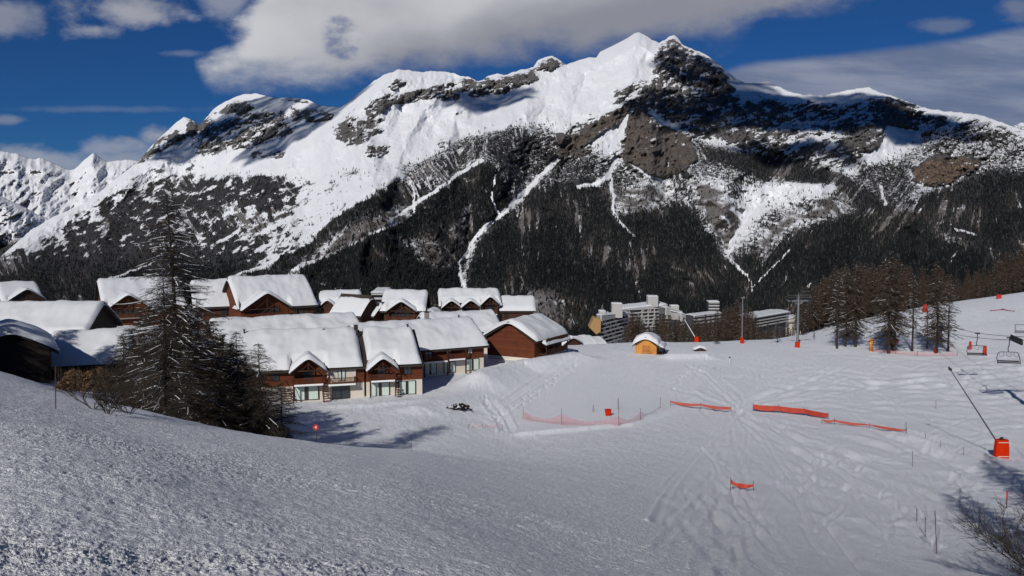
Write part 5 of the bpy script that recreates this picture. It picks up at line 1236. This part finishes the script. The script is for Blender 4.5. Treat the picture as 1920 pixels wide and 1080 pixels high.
# snow lances
def lance(label, px, ty_, by_, wpx, tip, dback, r=.06, near=60):
    rt_, g_, H_, w_ = pad('snow_lance', label, px, ty_, by_, wpx, cat='snow lance', near=near)
    t_ = P(tip[0], tip[1], g_.y+dback)-g_
    b_ = Vector((-w_*.1, 0, H_*.6))
    m_ = MB(); m_.tube(tuple(b_), tuple(b_.lerp(t_, .55)), r*1.2, r); m_.tube(tuple(b_.lerp(t_, .55)), tuple(t_), r, r*.6)
    m_.build('lance_pole', M['metal_dark'] if near < 100 else M['white'], rt_)
    m_ = MB(); dv = (t_-b_).normalized(); m_.tube(tuple(t_-dv*.35), tuple(t_+dv*.15), r*1.8, r*1.5, 8); m_.box(tuple(t_-dv*.15), (r*5, r*3, r*3)); m_.build('nozzle_head', M['metal_dark'], rt_)
    m_ = MB(); m_.tube((0, 0, H_), (0, 0, H_+.12*H_), .08*H_); m_.box((-.1, 0, H_+.05), (.25, .2, .15)); m_.build('bracket', M['metal_dark'], rt_)
lance('snow lance with a long dark leaning pole on the biggest orange pad', 1877, 823, 858, 27, (1780, 690), 3.0)
lance('snow lance with a white leaning pole at the brink right of the hut', 1306, 631, 642, 9, (1282, 597), 2, r=.07, near=120)
# snow gun under the copse
g_ = ground_hit(1675, 657, 120, 200); rt_ = empty('snow_gun', g_, .3, 'orange and black fan snow gun on legs under the tallest larch of the copse', 'snow gun')
m_ = MB(); m_.tube((-.9, 0, 1.75), (.75, .1, 1.95), .55, .48, 14); m_.build('drum', M['orange'], rt_)
m_ = MB(); m_.tube((.75, .1, 1.95), (1.0, .12, 1.98), .50, .40, 14); m_.tube((-1.0, 0, 1.74), (-.9, 0, 1.75), .6, .6, 14); m_.build('fan_ring', M['metal_dark'], rt_)
m_ = MB(); m_.box((-.0, 0, 1.05), (.8, .7, .5)); m_.build('housing', M['metal_dark'], rt_)
for q in ((-.7, -.5), (.7, -.5), (0, .7)): m_ = MB(); m_.tube((q[0]*.4, q[1]*.4, 1.0), (q[0]*1.1, q[1]*1.1, -.1), .09); m_.build('leg', M['metal_dark'], rt_)
m_ = MB(); m_.tube((-.4, 0, 1.1), (-1.7, -.1, 1.0), .07); m_.tube((-1.7, -.1, .75), (-1.7, -.1, 1.25), .3, .3, 10); m_.build('tow_wheel', M['metal_dark'], rt_)
# lift pylons
def pylon(label, px, by_, ty_, arm_px, r0, r1, padw, near=130, light=True):
    g_ = ground_hit(px, by_, near, 210); H_ = (by_-ty_)/F*g_.y; rt_ = empty('lift_pylon', g_, 0.1, label, 'lift pylon')
    m_ = MB(); m_.tube((0, 0, -.5), (0, 0, H_), r0, r1, 12); m_.build('column', M['metal'], rt_)
    if arm_px:
        a = arm_px/F*g_.y/2
        m_ = MB(); m_.box((0, 0, H_-1.2), (2*a, .35, .28)); m_.tube((-a*.5, 0, H_-1.2), (0, 0, H_-2.2), .09); m_.tube((a*.5, 0, H_-1.2), (0, 0, H_-2.2), .09); m_.build('crossarm', M['metal'], rt_)
        for s_ in (-1, 1):
            m_ = MB(); m_.box((s_*a*.86, 0, H_-1.0), (.16, 3.2, .2)); 
            m_.build('sheave_beam', M['metal'], rt_)
            for k in range(6): m_ = MB(); y_ = -1.4+k*.56; m_.tube((s_*a*.86-.08, y_, H_-.8), (s_*a*.86+.08, y_, H_-.8), .25, .25, 12); m_.build('sheave', M['metal_dark'], rt_)
        m_ = MB()
        for s_ in (-1, 1): m_.tube((s_*a, -.4, H_-.1), (s_*a, -.4, H_+.15), .04, n=4)
        m_.tube((-a, -.4, H_+.1), (a, -.4, H_+.1), .04, n=4); m_.tube((-a, -.4, H_-.35), (a, -.4, H_-.35), .04, n=4); m_.tube((0, 0, H_), (0, 0, H_+.6), .06); m_.build('maintenance_rail', M['metal'], rt_)
    else:
        m_ = MB(); m_.box((0, 0, H_-.2), (.9, .3, .25)); m_.tube((.3, 0, H_-.3), (.3, 0, H_+.1), .2, .2, 10); m_.build('head', M['metal'], rt_)
    m_ = MB(); w_ = padw/F*g_.y; k0 = 0; m_.tube((0, 0, -.3), (0, 0, 1.35), w_/2, w_/2*.95, 10); m_.build('padding', M['orange'], rt_)
    return rt_
pylon('tall grey lift pylon with a crossarm and orange padded foot', 1495, 652, 553, 42, .30, .24, 9)
pylon('thin grey pole pylon with an orange foot, between the brink lance and the tall pylon', 1391, 644, 556, 0, .16, .10, 7)
# chairlift on the right
C2 = P(1893, 634, 113); C1 = P(1833, 626, 133); dr = (C1-C2)
E0 = C2-dr*.42; E1 = C1+dr*2.2
side = Vector((1, 0, 0))
m_ = MB(); pth = [E0+(E1-E0)*t-Vector((0, 0, .7*math.sin(math.pi*t))) for t in np.linspace(0, 1, 13)]
m_.path([tuple(p) for p in pth], .045, 5); tag(m_.build('lift_rope', M['rope']), 'nearer dark rope of the chairlift carrying the chairs', 'rope', 'chairlift ropes')
m_ = MB(); m_.path([tuple(p+Vector((4.5, 2, .15))) for p in pth], .045, 5); tag(m_.build('lift_rope', M['rope']), 'return rope of the chairlift running just above the other', 'rope', 'chairlift ropes')
def make_chair():
    rt_ = empty('lift_chair', (0, 0, 0)); w = 1.45
    m_ = MB(); m_.path([(0, 0, 0), (0, 0, -.9), (-.1, .1, -1.5), (0, .25, -2.0)], .06, 6); m_.build('hanger', M['metal_dark'], rt_)
    m_ = MB(); m_.box((0, 0, .05), (.75, .16, .16)); m_.tube((-.25, 0, .02), (.25, 0, .2), .08); m_.build('grip', M['metal_dark'], rt_)
    m_ = MB(); m_.path([(-w, -.3, -3.65), (-w-.02, .2, -2.9), (-w+.12, .25, -2.2), (-w+.4, .25, -2.02), (w-.4, .25, -2.02), (w-.12, .25, -2.2), (w+.02, .2, -2.9), (w, -.3, -3.65)], .05, 6); m_.build('frame', M['metal_dark'], rt_)
    m_ = MB(); m_.box((0, -.1, -3.5), (2*w, .5, .1)); m_.build('seat', M['metal_dark'], rt_)
    m_ = MB(); m_.box((0, .15, -3.3), (2*w-.1, .06, .18)); m_.build('backrest', M['metal_dark'], rt_)
    for x_ in (-.95, 0, .95):
        m_ = MB(); m_.path([(x_-.3, .2, -2.05), (x_-.28, -.1, -2.5), (x_, -.25, -2.65), (x_+.28, -.1, -2.5), (x_+.3, .2, -2.05)], .03, 5); m_.build('restraint', M['metal'], rt_)
    return rt_
ch = make_chair(); ch.location = C2; ch.rotation_euler = (0, 0, math.radians(-12)); tag(ch, 'empty lift chair hanging nearest the right edge', 'lift chair', 'chairs of the chairlift')
c2 = copy_tree(ch); c2.location = C1; tag(c2, 'empty lift chair to the left, in front of the orange pads', 'lift chair', 'chairs of the chairlift')
# pylon off the right edge with its wheel train reaching in
zt = E0.z; gx, gy = E0.x+2.6, E0.y+1; gz = float(GZ(gx, gy))
rt_ = empty('lift_pylon', (gx, gy, gz), math.radians(-18), 'lift pylon at the right edge, only its dark wheel train reaching in', 'lift pylon')
m_ = MB(); m_.tube((0, 0, -.5), (0, 0, zt-gz+1.6), .38, .3, 12); m_.build('column', M['metal'], rt_)
m_ = MB(); m_.box((0, 0, zt-gz+.9), (6.2, .4, .35)); m_.build('crossarm', M['metal'], rt_)
for s_ in (-1, 1):
    m_ = MB(); m_.box((s_*2.9, 0, zt-gz+.1), (.14, 5.2, .25)); m_.build('sheave_beam', M['metal_dark'], rt_)
    for k in range(8): m_ = MB(); y_ = -2.4+k*.69; m_.tube((s_*2.9-.1, y_, zt-gz-.3), (s_*2.9+.1, y_, zt-gz-.3), .3, .3, 12); m_.build('sheave', M['metal_dark'], rt_)
m_ = MB(); m_.path([(-3.2, -.4, zt-gz+1.9), (3.2, -.4, zt-gz+1.9)], .05); m_.path([(-3.2, -.4, zt-gz+.9), (-3.2, -.4, zt-gz+1.9)], .05); m_.path([(3.2, -.4, zt-gz+.9), (3.2, -.4, zt-gz+1.9)], .05); m_.build('maintenance_rail', M['metal'], rt_)
m_ = MB(); m_.tube((0, 0, -.3), (0, 0, 1.8), .6, .55, 10); m_.build('padding', M['orange'], rt_)
# low return wheel where the ropes end behind the copse
rt_ = empty('return_wheel', (E1.x+2.2, E1.y+1, float(GZ(E1.x+2.2, E1.y+1))), math.radians(-18), 'low grey return wheel of the chairlift behind the copse', 'lift station')
hz_ = E1.z-rt_.location.z
m_ = MB(); m_.tube((0, 0, hz_-.12), (0, 0, hz_+.12), 2.3, 2.3, 28); m_.build('wheel', M['metal'], rt_)
m_ = MB(); m_.tube((0, 0, -.6), (0, 0, hz_+.3), .5, .45, 12); m_.build('column', M['metal'], rt_)
# round piste sign with its number
sd_ = 50.0; sx_, sy_ = W2(587, sd_); sz = float(GZ(sx_, sy_)); zc = float(ray(588, 801)[1])*sd_
rt_ = empty('piste_sign', (sx_, sy_, sz), 0, 'small round red piste sign with a white 4 on a thin pole at the crest', 'sign')
m_ = MB(); m_.tube((0, 0, -.4), (0, 0, zc-sz+.05), .028, .028, 6); m_.build('pole', M['stake'], rt_)
m_ = MB(); m_.tube((0, -.035, zc-sz), (0, -.055, zc-sz), .185, .185, 28); m_.build('disc', M['red'], rt_)
td = bpy.data.curves.new('number', 'FONT'); td.body = '4'; td.size = .27; td.align_x = 'CENTER'; td.align_y = 'CENTER'; td.extrude = .004
td.materials.append(M['white']); to = bpy.data.objects.new('number', td); COL.objects.link(to); bpy.context.view_layer.update()
me_ = bpy.data.meshes.new_from_object(to.evaluated_get(bpy.context.evaluated_depsgraph_get())); bpy.data.objects.remove(to); to = link('number', me_); to.parent = rt_; to.location = (0, -.062, zc-sz); to.rotation_euler = (math.pi/2, 0, 0)
# dark heap by the front houses, little snowed in box, small marker
rh = random.Random(12); g_ = ground_hit(857, 768, 80, 130); rt_ = empty('log_heap', g_, .2, 'dark heap lying in the snow in front of the right terrace house', 'log heap')
m_ = MB()
for i in range(46):
    x_ = rh.uniform(-1.6, 1.6); hh_ = .9*max(.1, 1-abs(x_-.5)/2.2); z_ = rh.uniform(0, hh_); q = Vector((x_, rh.uniform(-.6, .6), z_)); v = Vector((rh.uniform(-1, 1), rh.uniform(-1, 1), rh.uniform(-.4, .5))).normalized()*rh.uniform(.2, .55)
    m_.tube(tuple(q-v), tuple(q+v), rh.uniform(.07, .17), rh.uniform(.05, .14), 7)
m_.build('logs', M['wood_black'], rt_)
m_ = MB(); snow_slab(m_, -1.2, .5, -.5, .5, lambda x, y: .35+.1*math.sin(x*5), .15, 14, 10, .3); m_.build('snow_patch', M['roof_snow'], rt_, smooth=True)
g_ = ground_hit(1312, 659, 120, 190); rt_ = empty('snowed_in_shed', g_, .1, 'tiny shed roof poking out of the snow bank right of the hut', 'shed')
m_ = MB(); m_.prism([(-1.1, -.4), (1.1, -.4), (1.1, .4), (0, .8), (-1.1, .4)], -.6, .8); m_.build('wall', M['wood_dark'], rt_)
m_ = MB(); snow_slab(m_, -1.5, 1.4, -.7, 1.0, lambda x, y: .95-.35*abs(x), .45, 16, 10, .35); m_.build('roof_snow', M['roof_snow'], rt_, smooth=True)
g_ = ground_hit(1368, 683, 120, 190); rt_ = empty('round_marker', g_, 0, 'small dark round marker on a thin white pole right of the snow bank', 'marker')
hh = 13/F*g_.y; m_ = MB(); m_.tube((0, 0, -.3), (0, 0, hh), .03); m_.build('pole', M['white'], rt_); m_ = MB(); m_.tube((0, -.05, hh), (0, .05, hh), .16, .16, 14); m_.build('disc', M['metal_dark'], rt_)
g_ = ground_hit(1504, 626, 150, 240)
def skier(g_, label, scale=1.0):
    rt_ = empty('person', g_, .4, label, 'person')
    verts = [(0, 0, .95), (0, -.02, 1.2), (0, .0, 1.42), (0, .02, 1.54), (0, 0, 1.66), (-.19, 0, 1.40), (-.30, .06, 1.15), (-.26, -.18, 1.02), (.19, 0, 1.40), (.30, .06, 1.15), (.26, -.18, 1.02), (-.11, 0, .90), (-.13, -.08, .52), (-.13, .02, .10), (-.13, -.12, .06), (.11, 0, .90), (.13, -.08, .52), (.13, .02, .10), (.13, -.12, .06)]
    edges = [(0, 1), (1, 2), (2, 3), (3, 4), (2, 5), (5, 6), (6, 7), (2, 8), (8, 9), (9, 10), (0, 11), (11, 12), (12, 13), (13, 14), (0, 15), (15, 16), (16, 17), (17, 18)]
    rad = [.17, .18, .17, .07, .11, .09, .07, .05, .09, .07, .05, .11, .09, .07, .07, .11, .09, .07, .07]
    me = bpy.data.meshes.new('body'); me.from_pydata(verts, edges, []); o_ = link('body', me, M['metal_dark'], rt_)
    md = o_.modifiers.new('skin', 'SKIN'); o_.modifiers.new('sub', 'SUBSURF').levels = 1
    for v_, r_ in zip(me.skin_vertices[0].data, rad): v_.radius = (r_, r_)
    me.skin_vertices[0].data[0].use_root = True
    for s_ in (-.13, .13): m_ = MB(); m_.box((s_, -.1, .02), (.09, 1.7, .025)); m_.build('ski', M['red'], rt_)
    return rt_
skier(g_, 'skier in dark clothes, a tiny figure on the rise right of the tall pylon')
